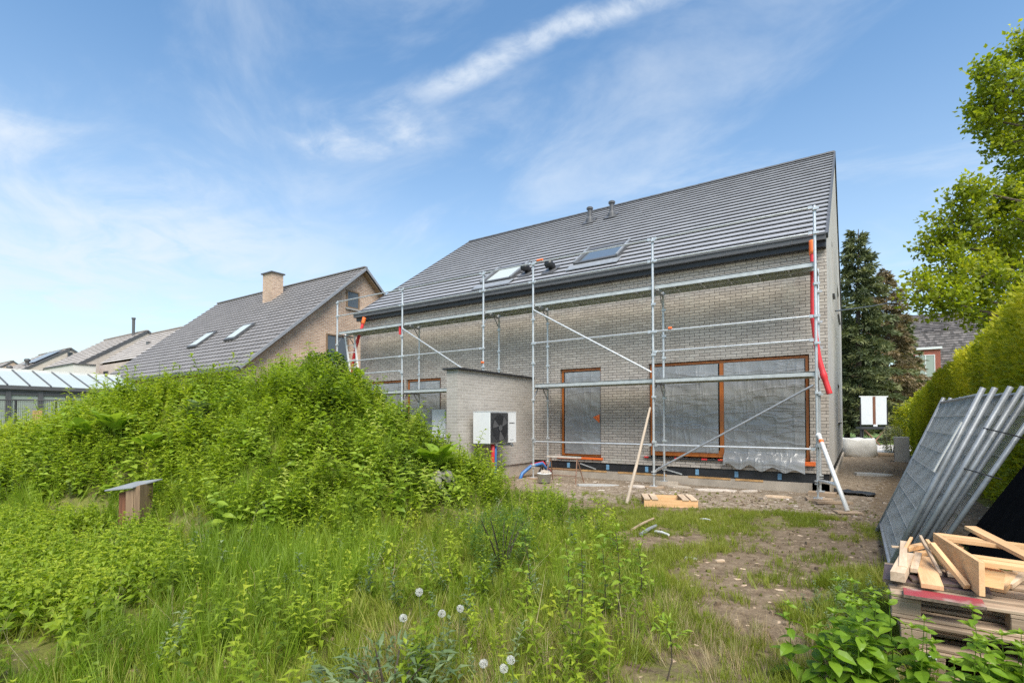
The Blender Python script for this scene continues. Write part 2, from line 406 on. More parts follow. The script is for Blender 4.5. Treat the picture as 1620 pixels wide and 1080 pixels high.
def streak(A, B, wid, soft_noise, gain):
    a = skyp(*A); b = skyp(*B); d = b-a; L = np.linalg.norm(d); d /= L; n = np.array([-d[1], d[0]])
    t = wmath('ADD', wmath('ADD', wmath('MULTIPLY', px_, float(d[0])), wmath('MULTIPLY', py_, float(d[1]))), float(-(a@d)))
    q = wmath('ADD', wmath('ADD', wmath('MULTIPLY', px_, float(n[0])), wmath('MULTIPLY', py_, float(n[1]))), float(-(a@n)))
    q = wmath('ADD', q, wmath('MULTIPLY', wmath('SUBTRACT', soft_noise, .5), wid*2.6))
    across = wmath('SUBTRACT', 1., wmath('ABSOLUTE', wmath('DIVIDE', q, wid)), True)
    al = wmath('MULTIPLY', wramp(t, -.25*L, .12*L), wramp(wmath('MULTIPLY', t, -1.), -1.6*L, -.9*L))
    return wmath('MULTIPLY', wmath('MULTIPLY', wramp(across, 0., 1.), al), gain)
na = wnoise(3.2, 8, .6, .6); nb = wnoise(1.1, 7, .6, .8, (3, 1, 0), (1, 1.7, 1), .5); nc = wnoise(6.5, 6, .6, .4, (1, 7, 0))
st1 = wmath('MULTIPLY', streak((690, 135), (1090, -30), .06, na, .8), wramp(nc, .22, .58))
st2 = wmath('MULTIPLY', streak((480, 225), (640, 200), .16, na, .75), wramp(nc, .35, .75))
wisps = wmath('MULTIPLY', wramp(nb, .44, .80), .5)
# bright thin cloud bank low on the left of the sky
lowl = wmath('MULTIPLY', streak((-260, 450), (330, 380), 1.15, nb, .75), wramp(na, .20, .62))
haze_ = wmath('MULTIPLY', wmath('SUBTRACT', 1., wramp(spw.outputs[2], .0, .62)), .45)
def wor(a, b): return wmath('SUBTRACT', 1., wmath('MULTIPLY', wmath('SUBTRACT', 1., a, True), wmath('SUBTRACT', 1., b, True)))
cm = wor(wor(wor(st1, st2), wor(wisps, lowl)), haze_)
mx = nd.new('ShaderNodeMix'); mx.data_type = 'RGBA'; ln.new(cm, mx.inputs[0])
sat = nd.new('ShaderNodeHueSaturation'); sat.inputs['Saturation'].default_value = 1.12; sat.inputs['Value'].default_value = 1.0; ln.new(sky.outputs[0], sat.inputs['Color'])
tn = nd.new('ShaderNodeMix'); tn.data_type = 'RGBA'; tn.blend_type = 'MULTIPLY'; tn.inputs[0].default_value = 1.; tn.inputs[7].default_value = (.93, 1.02, 1.0, 1); ln.new(sat.outputs[0], tn.inputs[6]); ln.new(tn.outputs[2], mx.inputs[6]); mx.inputs[7].default_value = (3.75, 4.1, 4.5, 1)
ln.new(mx.outputs[2], bg.inputs['Color'])

sun = bpy.data.lights.new('sun', 'SUN'); sun.energy = 2.6; sun.angle = R_(42); sun.color = (1, .94, .84)
so = bpy.data.objects.new('sun', sun); col.objects.link(so)
D = Vector((SUN.x*math.cos(ELEV), SUN.y*math.cos(ELEV), math.sin(ELEV)))
so.rotation_euler = (-D).to_track_quat('-Z', 'Y').to_euler(); so.location = (10, -20, 30)
sc.view_settings.view_transform = 'Standard'; sc.view_settings.look = 'None'; sc.view_settings.exposure = 1.28; sc.view_settings.gamma = 1
sc.cycles.max_bounces = 8; sc.cycles.transparent_max_bounces = 16; sc.cycles.use_denoising = False

# ------------------------------------------------------------------ ground (one sheet to the horizon, fine near the camera)
def axis(lo, hi, step, far):
    a = list(np.arange(lo, hi+1e-6, step)); e = []; g = step
    x = hi
    while x < far: g *= 1.35; x += g; e.append(x)
    b = []; x = lo; g = step
    while x > -far: g *= 1.35; x -= g; b.append(x)
    return np.array(b[::-1]+a+e)
gx = axis(-16, 5, .09, 600); gy = axis(-12, 4, .09, 600)
GX, GY = np.meshgrid(gx, gy); GZ = ground(GX.ravel(), GY.ravel())
V = np.stack([GX.ravel(), GY.ravel(), GZ], 1); nx, ny = len(gx), len(gy)
I = np.arange(nx*ny).reshape(ny, nx)
q = np.stack([I[:-1, :-1], I[:-1, 1:], I[1:, 1:], I[1:, :-1]], -1).reshape(-1, 4)
T = np.concatenate([q[:, [0, 1, 2]], q[:, [0, 2, 3]]])
def inpoly(px, py, poly):
    inside = np.zeros(len(px), bool); n = len(poly); j = n-1
    for i in range(n):
        xi, yi = poly[i]; xj, yj = poly[j]
        if yi != yj:
            hit = ((yi > py) != (yj > py)) & (px < (xj-xi)*(py-yi)/(yj-yi)+xi)
            inside ^= hit
        j = i
    return inside
# outlines on the ground, in metres (x, y): the weed-covered part, the grass patches on the bare yard, the rubble strip along the house
WEEDS = [(-4.2, -2.5), (-3.2, -3.6), (-2.5, -4.4), (-1.5, -5.5), (-.95, -6.2), (-.55, -7.1), (-.35, -8.2), (-.2, -12.5), (-40, -12.5), (-40, -2), (-14, -1.5), (-7.2, -1.0)]
PATCH = [[(-3.3, -3.2), (-2.2, -2.55), (-1.4, -2.4), (-.2, -1.7), (.35, -1.75), (.2, -2.6), (-.1, -3.2), (-.6, -3.6), (-1.0, -4.1), (-1.5, -4.4), (-2.2, -4.7)],
         [(.35, -4.9), (.75, -4.7), (.85, -5.6), (.95, -7.6), (.55, -7.4), (.3, -6.4), (.25, -5.5)],
         [(-.9, -6.7), (-.3, -7.0), (.3, -7.15), (.7, -7.6), (.9, -9), (-.2, -12), (-.8, -8)],
         [(-1.6, -5.3), (-1.0, -5.2), (-.6, -6.0), (-.5, -6.9), (-1.0, -6.8)]]
RUB = [(-6.5, -.5), (-5.2, -2.0), (-3.4, -2.5), (-1.2, -1.9), (.7, -1.3), (1.0, 3), (1.6, 9), (1.2, 20), (.1, 20), (.1, 1.0), (-6.6, 1.0)]
Xf, Yf = GX.ravel(), GY.ravel()
grassy = np.where(inpoly(Xf, Yf, WEEDS), .62, .12)
for p in PATCH: grassy = np.where(inpoly(Xf, Yf, p), .5, grassy)
grassy = np.where((Yf > 25) | (Xf < -17) | (Xf > 2.4), .8, grassy)
sand = np.where(inpoly(Xf, Yf, RUB), .52, .12)
g = np_mesh('ground', V, T, M['soil'], grassy)
a = g.data.attributes.new('sand', 'FLOAT', 'POINT'); a.data.foreach_set('value', sand.astype(np.float32))
g.data.polygons.foreach_set('use_smooth', [True]*len(g.data.polygons)); tag(g, kind='structure')
m = MB(); m.box(-30, 60, 17.8, 26.6, -.1, .03); tag(obj('street', m, M['street']), kind='structure')
m = MB(); m.box(-30, 60, 26.8, 75, -.1, .06); tag(obj('lawn', m, M['lawn']), kind='structure')

# ------------------------------------------------------------------ tiled roofs
def tiled(name, P0, U, L, S, SL, course, tw, mat, parent, thick=.028, pan=0., stagger=True, lift=.02):
    P0 = np.array(P0, float); U = np.array(U, float); S = np.array(S, float); S /= np.linalg.norm(S); N = np.cross(U, S)
    if N[2] < 0: N = -N
    rows = int(round(SL/course)); course = SL/rows
    vs = []; ts = []; ti = []
    r = np.random.default_rng(5)
    for k in range(rows):
        off = (tw/2 if (stagger and k % 2) else 0)
        e = [0.]+[x for x in np.arange(off if off else tw, L-1e-3, tw)]+[L]
        for a, b in zip(e[:-1], e[1:]):
            s0, s1 = k*course, (k+1)*course+.05*min(1, rows-1-k)
            n = 6 if pan else 1
            xs = np.linspace(a+.0015, b-.0015, n+1); jit = r.normal(0, .0009); t = r.random()
            base = len(vs)
            for x in xs:
                wv = pan*math.sin((x-a)/(b-a)*2*math.pi) if pan else 0
                f_ = P0+U*x+S*s0; bk = P0+U*x+S*s1
                vs += [f_+N*(lift+thick+jit+wv), f_+N*(lift+max(thick-.03, -.01)+wv*.9)+S*.012, bk+N*(lift*.2+.004+wv)]
                ti += [t]*3
            for i in range(n):
                A = base+3*i; B = A+3
                ts += [(A, B, B+2), (A, B+2, A+2), (A+1, B+1, B), (A+1, B, A)]
            A = base; ts += [(A+1, A, A+2)]; B = base+3*n; ts += [(B, B+1, B+2)]
    return np_mesh(name, np.array(vs), np.array(ts), mat, ti, parent)
def wall_holes(m, axis, c, u0, u1, z0, z1, holes, depth):
    """wall face in the plane axis=c with openings; reveals go 'depth' inward (signed)"""
    us = sorted({u0, u1, *[h[0] for h in holes], *[h[1] for h in holes]}); zs = sorted({z0, z1, *[h[2] for h in holes], *[h[3] for h in holes]})
    def P(u, z, d=0.): return (u, c+d, z) if axis == 'y' else (c+d, u, z)
    for a, b in zip(us[:-1], us[1:]):
        for e, f in zip(zs[:-1], zs[1:]):
            if any(h[0] <= a and h[1] >= b and h[2] <= e and h[3] >= f for h in holes): continue
            m.add([P(a, e), P(b, e), P(b, f), P(a, f)], [(0, 1, 2, 3)])
    for (a, b, e, f) in holes:
        for (p, q) in (((a, e), (a, f)), ((a, f), (b, f)), ((b, f), (b, e)), ((b, e), (a, e))):
            m.add([P(*p), P(*q), P(*q, depth), P(*p, depth)], [(0, 1, 2, 3)])

# ------------------------------------------------------------------ the new semi-detached house
XL, XR, YF, YB = -13.88, .147, 1.0, 13.45
EY, EZ, RY, RZ = .848, 5.157, 7.224, 9.595
house = thing('semi_detached_house', ((XL+XR)/2, YF, 0), 'grey brick new-build house with grey tiled roof behind the scaffolding', 'house')
Z0 = .40
holes = [(-3.52, -.18, .60, 2.82), (-5.92, -4.75, .53, 2.82), (-13.5, -11.72, .45, 2.80), (-11.62, -10.12, .45, 2.80)]
m = MB(); wall_holes(m, 'y', YF, XL, XR, Z0, 5.08, holes, .14); wall = obj('facade_wall', m, M['brick'], house)
# gable walls with slit windows on the right one
slope = (RZ-EZ)/(RY-EY)
slits = [(4.0, 4.5, 4.62, 5.95), (8.3, 10.3, 4.85, 5.85), (7.4, 9.4, 1.40, 2.60)]
m = MB(); ztop = 4.95
wall_holes(m, 'x', XR, YF, YB, Z0, ztop, [s for s in slits if s[3] < ztop], -.14)
ysl = sorted({YF, YB, RY, *[s[0] for s in slits if s[3] > ztop], *[s[1] for s in slits if s[3] > ztop]})
def rz(y): return EZ-.03+slope*(min(y, 2*RY-y)-EY)-.10
for a, b in zip(ysl[:-1], ysl[1:]):
    hs = [s for s in slits if s[3] > ztop and s[0] <= a and s[1] >= b]
    lo = hs[0][3] if hs else ztop
    m.add([(XR, a, lo), (XR, b, lo), (XR, b, rz(b)), (XR, a, rz(a))], [(0, 1, 2, 3)])
for (a, b, e, f) in [s for s in slits if s[3] > ztop]:
    m.add([(XR-.14, a, e), (XR-.14, b, e), (XR-.14, b, f), (XR-.14, a, f)], [(0, 1, 2, 3)])
    for (p, q) in (((a, ztop), (a, f)), ((a, f), (b, f)), ((b, f), (b, ztop))):
        m.add([(XR, *p), (XR, *q), (XR-.14, *q), (XR-.14, *p)], [(0, 1, 2, 3)])
obj('gable_wall', m, M['brick_side'], house)
m = MB(); m.add([(XL, YF, Z0), (XL, YB, Z0), (XL, YB, rz(YB)), (XL, RY, rz(RY)), (XL, YF, rz(YF))], [(4, 3, 2, 1, 0)])
m.add([(XL, YB, Z0), (XR, YB, Z0), (XR, YB, 5.05), (XL, YB, 5.05)], [(1, 0, 3, 2)])
obj('rear_wall', m, M['brick_side'], house)
for (a, b, e, f) in slits:
    fr = MB(); x = XR-.09
    for (y0, y1, z0, z1) in ((a, a+.06, e, f), (b-.06, b, e, f), (a+.06, b-.06, e, e+.06), (a+.06, b-.06, f-.06, f)): fr.box(x-.05, x, y0, y1, z0, z1)
    wd = obj('slit_window', fr, M['blackplastic'], house)
    p = MB(); p.box(x-.035, x-.02, a+.06, b-.06, e+.06, f-.06); obj('pane', p, M['glass'], wd)
    p = MB(); p.box(XR-.1, XR+.05, a-.03, b+.03, e-.04, e-.003); obj('sill', p, M['blackplastic'], wd)
# plinth: black insulation boards, concrete footing, blue ties
m = MB(); m.box(XL, XR-.02, YF+.03, YF+.3, .20, Z0-.012); m.box(XR-.28, XR-.012, YF+.05, YB-.02, .2, Z0-.012); obj('insulation_band', m, M['black'], house)
m = MB(); m.box(XL-.02, XR+.0, YF-.02, YF+.4, -.2, .197); m.box(XR-.3, XR+.03, YF-.02, YB, -.2, .197); obj('concrete_footing', m, M['concrete'], house)
for x in (-6.3, -5.72, -4.62, -3.62, -2.45, -1.62, -.78):
    m = MB(); m.box(x, x+.075, YF+.012, YF+.027, .235, .36); obj('blue_tie', m, M['blue_tie'], house)
for (xa, xb) in ((-3.3, -2.75), (-5.35, -4.9)):
    m = MB(); m.bar((xa, YF+.018, .36), (xb, YF+.018, .23), .012, .03); obj('tape_strip', m, M['galv'], house)
for (xa, xb) in ((-6.2, -4.6), (-4.3, -3.1), (-2.6, -1.7), (-1.6, -1.05)):
    m = MB(); m.box(xa, xb, YF-.028, YF+.02, .165, .205); obj('foam_strip', m, M['ochre'], house)
# roof
front = tiled('front_roof', (XL-.04, EY, EZ-.02), (1, 0, 0), XR-XL+.05, (0, RY-EY, RZ-EZ), 7.74, .323, .33, M['tile'], house, thick=.044)
tiled('rear_roof', (XL-.04, 2*RY-EY, EZ-.02), (1, 0, 0), XR-XL+.05, (0, -(RY-EY), RZ-EZ), 7.74, .323, 1.3, M['tile'], house)
m = MB()
for (ya, yb) in ((EY, RY), (2*RY-EY, RY)):     # roof deck under the tiles
    p = [(XL, ya, EZ-.16), (XR-.004, ya, EZ-.16), (XR-.004, yb, RZ-.16), (XL, yb, RZ-.16)]; m.hexa(p+[(x, y, z+.11) for x, y, z in p])
obj('roof_deck', m, M['blackplastic'], house)
m = MB(); x = XL-.04
while x < XR:
    x2 = min(x+.42, XR+.01); n = 8
    for e in ((x, x2),):
        ring = []
        for X, sc_ in ((x+.002, 1.), (x2+.03 if x2 < XR-.1 else x2, .93)):
            for k in range(n+1):
                t = math.pi*k/n; ring.append((X, RY+math.cos(t)*.115*sc_, RZ-.035+math.sin(t)*.085*sc_))
        m.add(ring, [(i, i+1, n+2+i, n+1+i) for i in range(n)]+[tuple(range(n+1)), tuple(range(2*n+1, n, -1))])
    x += .42
obj('ridge_tiles', m, M['anthracite'], house)
for (ya, yb) in ((EY-.02, RY), (2*RY-EY, RY)):
    m = MB(); m.bar((XR+.012, ya, EZ-.03), (XR+.012, yb, RZ-.03), .05, .11, (0, 0, 1)); obj('verge_trim', m, M['anthracite'], house)
    m = MB(); m.bar((XL-.05, ya, EZ-.04), (XL-.05, yb, RZ-.04), .05, .13); obj('verge_trim', m, M['anthracite'], house)
m = MB(); m.box(XL-.05, XR-.0, EY-.12, EY+.10, EZ-.125, EZ-.0); m.box(XL-.05, XR, EY-.145, EY-.122, EZ-.03, EZ+.012)
x = XL+.4
while x < XR: m.box(x, x+.025, EY-.128, EY-.1195, EZ-.12, EZ-.005); x += .62
gut = obj('gutter', m, M['anthracite'], house)
m = MB(); m.box(XL-.02, XR-.004, EY-.02, YF+.01, EZ-.235, EZ-.128); obj('fascia_board', m, M['blackplastic'], house)
m = MB(); m.box(XR+.003, XR+.05, YF-.0, YF+.42, Z0+.02, EZ-.25) if False else None
# roof helper
SD = np.array([0, RY-EY, RZ-EZ]); SD /= np.linalg.norm(SD); ND = np.cross((1, 0, 0), SD)
def onroof(x, s, h=0.): return np.array([x, EY, EZ])+SD*s+ND*h
def roofbox(m, x0, x1, s0, s1, h0, h1): m.hexa([onroof(x0, s0, h0), onroof(x1, s0, h0), onroof(x1, s1, h0), onroof(x0, s1, h0), onroof(x0, s0, h1), onroof(x1, s0, h1), onroof(x1, s1, h1), onroof(x0, s1, h1)])
for (x0, x1, s0, s1, gl) in ((-5.78, -4.50, .86, 2.06, 'glass_sky'), (-8.86, -7.72, .66, 2.0, 'glass_white')):
    m = MB(); f_ = .11
    for a in ((x0, x0+f_, s0, s1), (x1-f_, x1, s0, s1), (x0+f_, x1-f_, s0, s0+f_), (x0+f_, x1-f_, s1-.2, s1)): roofbox(m, *a, .0, .12)
    rw = obj('roof_window', m, M['anthracite'], house, bevel=.008)
    p = MB(); roofbox(p, x0+f_, x1-f_, s0+f_, s1-.2, .05, .085); obj('pane', p, M[gl], rw)
    p = MB(); roofbox(p, x0-.0, x0+.05, s0+.02, s1, .122, .16); roofbox(p, x1-.05, x1, s0+.02, s1, .122, .16); roofbox(p, x0-.1, x1+.1, s0-.36, s0-.02, .055, .075); obj('flashing', p, M['galv_dull'], rw)
for (x, s) in ((-7.36, 1.0), (-6.5, .88)):
    m = MB(); P = onroof(x, s, .06); pts = [P+np.array([0, .12, .0]), P+np.array([0, .06, .11]), P+np.array([0, -.05, .15]), P+np.array([0, -.16, .13])]
    m.path(pts, [.10, .11, .105, .12], 12); v = obj('vent_cowl', m, M['blackplastic'], house, True)
    m = MB(); roofbox(m, x-.2, x+.2, s-.25, s+.25, .045, .06); obj('flashing', m, M['anthracite'], v)
for (x, s) in ((-7.25, 5.93), (-6.44, 6.02)):
    P = onroof(x, s, 0); m = MB(); m.lathe(P, [(.15, -.1), (.14, .12), (.085, .2), (.08, .21), (.08, .47), (.115, .475), (.12, .53), (.09, .56)], 16)
    v = obj('flue_pipe', m, M['anthracite'], house); m = MB(); roofbox(m, x-.21, x+.21, s-.28, s+.22, .045, .065); obj('flashing', m, M['anthracite'], v)

# windows
def window(x0, x1, z0, z1, mull, parent, sheetspec, y=YF+.075):
    fr = MB(); t = .052
    parts = [(x0, x0+t, z0, z1), (x1-t, x1, z0, z1), (x0+t, x1-t, z1-t, z1), (x0+t, x1-t, z0, z0+.06)]
    for (a, b, e, f) in parts: fr.box(a, b, y, y+.07, e, f)
    for mx_ in mull: fr.box(mx_-.045, mx_+.045, y-.006, y+.066, z0+.06, z1-t)
    wd = obj('window', fr, M['orange_wood'], parent)
    g_ = MB(); g_.box(x0+t, x1-t, y+.03, y+.045, z0+.06, z1-t); obj('pane', g_, M['glass'], wd)
    for (a, b, e, f, drape) in sheetspec:
        nxs, nzs = 50, 50; vs = []; fs = []
        for j in range(nzs+1):
            for i in range(nxs+1):
                X = a+(b-a)*i/nxs; Zv = e+(f-e)*j/nzs; u = i/nxs; vv = j/nzs
                edge = min(u, 1-u, vv, 1-vv)*8; edge = min(1, edge)
                d = .012*edge*(float(fbm(np.array(X*2.4+9), np.array(Zv*2.1), 33))-.35)
                d += .004*edge*math.sin((X*1.2+Zv*2.3)*9+6*float(vnoise(np.array(X*1.7), np.array(Zv*1.5), 4)))
                Y = y-.028-d
                if drape and vv < .12:
                    k = (.12-vv)/.12; Y -= .16*math.sin(min(1, k*1.7)*1.57); Zv += -.055*k*(1+.9*abs(math.sin(u*9)))*(u*.9+.15)+.05*math.sin(u*23)*k
                vs.append((X, Y, Zv))
        for j in range(nzs):
            for i in range(nxs): o = j*(nxs+1)+i; fs.append((o, o+1, o+nxs+2, o+nxs+1))
        s_ = MB(); s_.add(vs, fs); obj('plastic_sheet', s_, M['sheet'], wd, True)
    return wd
w1 = window(-3.50, -.20, .64, 2.80, [-1.88], house, [(-3.42, -1.95, .74, 2.73, False), (-1.83, -.27, .50, 2.74, True)])
m = MB(); m.box(-3.43, -1.93, YF+.066, YF+.074, .70, .80); obj('bottom_rail', m, M['orange_wood'], w1)
m = MB(); m.box(-3.62, -.10, YF-.045, YF+.07, .565, .60); obj('sill', m, M['black'], w1)
for (xa, xb) in ((-3.62, -3.52), (-1.95, -1.7), (-2.9, -2.8), (-2.3, -2.18)):
    m = MB(); m.box(xa, xb, YF-.052, YF+.0, .58, .612); obj('red_tape', m, M['redhose'], w1)
m = MB(); m.box(-.42, -.09, YF-.06, YF+.0, .552, .632); m.box(-1.9, -.42, YF-.056, YF+.0, .598, .618); obj('sill_board', m, M['orange'], w1)
w2 = window(-5.90, -4.76, .55, 2.80, [], house, [(-5.80, -4.78, .60, 2.72, False)])
m = MB(); m.box(-5.99, -4.70, YF-.05, YF+.07, .475, .528); obj('sill', m, M['orange'], w2)
m = MB(); m.add([(-4.80, YF+.02, 1.62), (-4.80, YF+.02, 1.50), (-4.80, YF+.02, 1.40), (-4.98, YF+.03, 1.55), (-4.88, YF+.015, 1.56)], [(0, 4, 1), (1, 4, 3, 2), (0, 3, 4)]); obj('torn_flap', m, M['orange'], w2)
window(-13.48, -11.74, .47, 2.78, [], house, [(-13.4, -11.8, .5, 2.7, False)])
window(-11.60, -10.14, .47, 2.78, [], house, [(-11.5, -10.2, .5, 2.7, False)])
m = MB(); m.box(-10.28, -9.74, YF-.22, YF-.004, .95, 1.80); t_ = tag(obj('meter_cabinet', m, M['white'], None, bevel=.01), 'plain white cabinet on the wall beside the left plastic-covered window', 'cabinet')
m = MB(); m.box(-10.25, -9.77, YF-.226, YF-.2205, .99, 1.76); obj('door', m, M['white'], t_)

# brick screen wall between the two gardens
gw = thing('garden_wall', (-6.92, -.6, 0), 'pale grey brick screen wall standing out from the house, white unit on it', 'wall')
m = MB(); m.box(-7.08, -6.76, -2.21, YF-.003, .33, 2.60); obj('brickwork', m, M['brick_pale'], gw)
m = MB(); m.box(-7.04, -6.80, -2.17, YF-.004, -.2, .327); obj('footing', m, M['concrete'], gw)
m = MB(); m.box(-7.15, -6.69, -2.28, YF-.005, 2.603, 2.645); obj('coping', m, M['blackplastic'], gw)
# heat pump
hp = thing('heat_pump', (-6.36, -1.33, .94), 'white outdoor heat pump with dark fan grille on the brick screen wall', 'heat pump')
m = MB(); m.box(-6.60, -6.125, -1.86, -.80, .945, 1.66); obj('casing', m, M['white'], hp, bevel=.012)
m = MB(); m.box(-6.6, -6.12, -1.865, -.795, 1.662, 1.675); obj('lid', m, M['white'], hp)
m = MB(); m.box(-6.119, -6.112, -1.845, -1.17, .965, 1.645)
for k in range(24): z = .985+k*.0275; m.box(-6.112, -6.100, -1.84, -1.175, z, z+.010)
gr_ = obj('grille', m, M['anthracite'], hp)
m = MB(); n = 28
for k in range(n):
    t = 2*math.pi*k/n; t2 = 2*math.pi*(k+1)/n
    m.add([(-6.0985, -1.5+.30*math.cos(t), 1.30+.30*math.sin(t)), (-6.0985, -1.5+.30*math.cos(t2), 1.30+.30*math.sin(t2)), (-6.0985, -1.5, 1.30)], [(0, 1, 2)])
fan = obj('fan_opening', m, M['black'], hp)
m = MB()
for q in range(3):
    a0 = q*2.094+.35
    pts = [(-6.094, -1.5+.06*math.cos(a0), 1.3+.06*math.sin(a0))]
    for k in range(7): a = a0+.12*k; pts.append((-6.094+.0*k, -1.5+.285*math.cos(a), 1.3+.285*math.sin(a)))
    m.add(pts, [tuple(range(8))])
m.lathe((0, 0, 0), [(.001, 0)], 3) if False else None
for k in range(12):
    t = 2*math.pi*k/12; t2 = t+math.pi/6
    m.add([(-6.09, -1.5+.07*math.cos(t), 1.3+.07*math.sin(t)), (-6.09, -1.5+.07*math.cos(t2), 1.3+.07*math.sin(t2)), (-6.088, -1.5, 1.3)], [(0, 1, 2)])
obj('fan_blades', m, M['anthracite'], hp)
m = MB()
for (a, b) in ((-1.09, -1.04), (-1.025, -.985), (-.975, -.93), (-.92, -.88)): m.box(-6.1245, -6.1215, a, b, 1.395, 1.42)
m.box(-6.1245, -6.1215, -1.06, -.92, 1.015, 1.022); obj('badge', m, M['anthracite'], hp)
m = MB(); m.box(-6.755, -6.12, -1.62, -1.57, .895, .94); m.box(-6.755, -6.12, -1.02, -.97, .895, .94); m.tube((-6.2, -1.55, .9), (-6.2, -.86, .9), .028, 10); m.tube((-6.2, -.86, .9), (-6.2, -.86, .85), .035, 10); obj('bracket', m, M['galv_dull'], hp)
for (nm_, mt, y0) in (('red_supply_pipe', 'redhose', -1.62), ('blue_return_pipe', 'blue', -1.53)):
    m = MB(); m.path([(-6.22, y0, .94), (-6.22, y0, .7), (-6.24, y0+.02, .4), (-6.30, y0+.04, .05)], .045, 10); obj(nm_, m, M[mt], hp, True)

# ------------------------------------------------------------------ scaffolding
scf = thing('scaffolding', (-7, .36, 0), 'galvanised tube scaffolding along the whole facade with two deck levels', 'scaffolding')
PX = [0, -3.07, -6.14, -7.71, -10.78, -13.85]; PXI = [.0, -3.07, -6.14, -7.71, -10.78, -13.85]
def standard(x, y, z0, z1):
    m = MB(); m.tube((x, y, z0+.28), (x, y, z1), .026, 10); m.tube((x, y, z0+.0), (x, y, z0+.28), .019, 8)
    z = z0+.30
    m.tube((x, y, z-.012), (x, y, z+.012), .06, 10); m.tube((x, y, z0+.24), (x, y, z0+.262), .055, 8)
    for z in (1.0, 1.98, 2.9, 3.4, 4.0, 4.95, 5.40):
        if z0+.4 < z < z1: m.tube((x, y, z-.025), (x, y, z+.025), .040, 10); m.box(x-.02, x+.075, y-.055, y-.02, z-.022, z+.022)
    obj('upright', m, M['galv'], scf)
    m = MB(); m.box(x-.075, x+.075, y-.075, y+.075, z0-.012, z0+.0); obj('base_plate', m, M['galv'], scf)
for i, x in enumerate(PX):
    zb = .05 if i != 3 else (float(ground(x, 0))+.05)
    if i == 3: standard(x, 0, .06, 5.48)
    elif i > 3: standard(x, 0, max(.05, float(ground(x, 0))+.02), 5.44)
    else: standard(x, 0, .05, 5.47)
    standard(x, .73, .09, 4.46)
UZ, LZ = 4.435, 2.385
def deck(x0, x1, z):
    m = MB()
    for (ya, yb) in ((.035, .355), (.375, .695)):
        m.box(x0+.03, x1-.03, ya, yb, z-.02, z-.005)
        m.box(x0+.03, x1-.03, ya, ya+.012, z-.09, z+.0); m.box(x0+.03, x1-.03, yb-.012, yb, z-.09, z+.0)
        x = x0+.4
        while x < x1-.2: m.box(x, x+.03, ya+.012, yb-.012, z-.07, z-.02); x += .55
    obj('deck', m, M['deck'], scf)
def rail(x0, x1, z, y=-.032, mat='galv'):
    m = MB(); m.tube((x0+.05, y, z), (x1-.05, y, z), .019, 8); m.box(x0+.035, x0+.10, y-.025, y+.025, z-.028, z+.028); m.box(x1-.1, x1-.035, y-.025, y+.025, z-.028, z+.028)
    obj('guard_rail', m, M[mat], scf)
for a, b in zip(PX[:-1], PX[1:]):
    deck(b, a, UZ); rail(b, a, 5.43); rail(b, a, 4.95)
    if abs(a+6.14) > .1:
        deck(b, a, LZ); rail(b, a, 3.40); rail(b, a, .94)
        if a > -.1 or a < -10: rail(b, a, 2.96)
rail(-7.71, -7.05, 2.93) if False else None
def transom(x, z):
    m = MB(); m.tube((x, .02, z-.10), (x, .71, z-.10), .024, 8); m.bar((x, .70, z-.36), (x, .50, z-.12), .02, .02); m.bar((x, .03, z-.36), (x, .22, z-.12), .02, .02); obj('bracket', m, M['galv_dull'], scf)
for i, x in enumerate(PX):
    transom(x, UZ); transom(x, LZ)
def brace(p, q, mat='galv'):
    m = MB(); m.tube(p, q, .021, 8); obj('diagonal_brace', m, M[mat], scf)
brace((-6.11, -.04, 4.24), (-3.10, -.04, 2.52)); brace((-10.75, -.04, 4.24), (-7.75, -.04, 2.52)); brace((-3.0, -.04, .40), (-.05, -.04, 2.12), 'galv_dull')
m = MB(); m.tube((-3.05, 0.02, .36), (-3.05, .72, .42), .022, 8); obj('foot_tie', m, M['galv'], scf)
foot = onZ(1341, 808, .03)
m = MB(); m.tube((.03, -.06, 1.19), foot, .036, 10); m.tube((.03, -.04, .36), np.array([.03, -.06, 1.19])*.32+foot*.68, .03, 10)
m.tube((.02, -.07, 1.19), (.02, .03, 1.19), .05, 10)
st_ = obj('stabiliser', m, M['alu'], scf, True)
m = MB(); p = np.array([.03, -.06, 1.19]); d_ = (foot-p); m.tube(p+d_*.07, p+d_*.11, .038, 10); obj('orange_band', m, M['orange'], st_)
for (x, z, l) in ((-6.0, 5.47, .16), (-7.75, 3.02, .07), (-2.72, 3.44, .07)):
    m = MB(); m.tube((x, -.035, z), (x+l, -.035, z+.0), .03, 8); obj('orange_clip', m, M['orange'], scf)
m = MB(); m.tube((-10.98, .1, UZ-.02), (-10.98, .1, UZ-.34), .04, 10); tag(obj('drain_stub', m, M['redhose']), 'short red plastic pipe end hanging under the upper scaffold deck', 'pipe')
def hose(name, pts, lab):
    P = [np.array(p) for p in pts]; out = []
    for i in range(len(P)-1):
        a = P[max(i-1, 0)]; b = P[i]; c_ = P[i+1]; d_ = P[min(i+2, len(P)-1)]
        for k in range(8):
            t = k/8; out.append(.5*((2*b)+(c_-a)*t+(2*a-5*b+4*c_-d_)*t*t+(3*b-a-3*c_+d_)*t**3))
    out.append(P[-1]); rr = [.050+.010*((i % 16) < 2) for i in range(len(out))]
    m = MB(); m.path(out, rr, 12, False); hh = thing(name, P[0], lab, 'hose'); obj('tube', m, M['redhose'], hh, True)
    m = MB(); m.path(out[:6], .064, 12); obj('cuff', m, M['orange'], hh, True)
    m = MB(); m.path([out[-2], out[-1]], .043, 12); obj('mouth', m, M['black'], hh)
    return hh
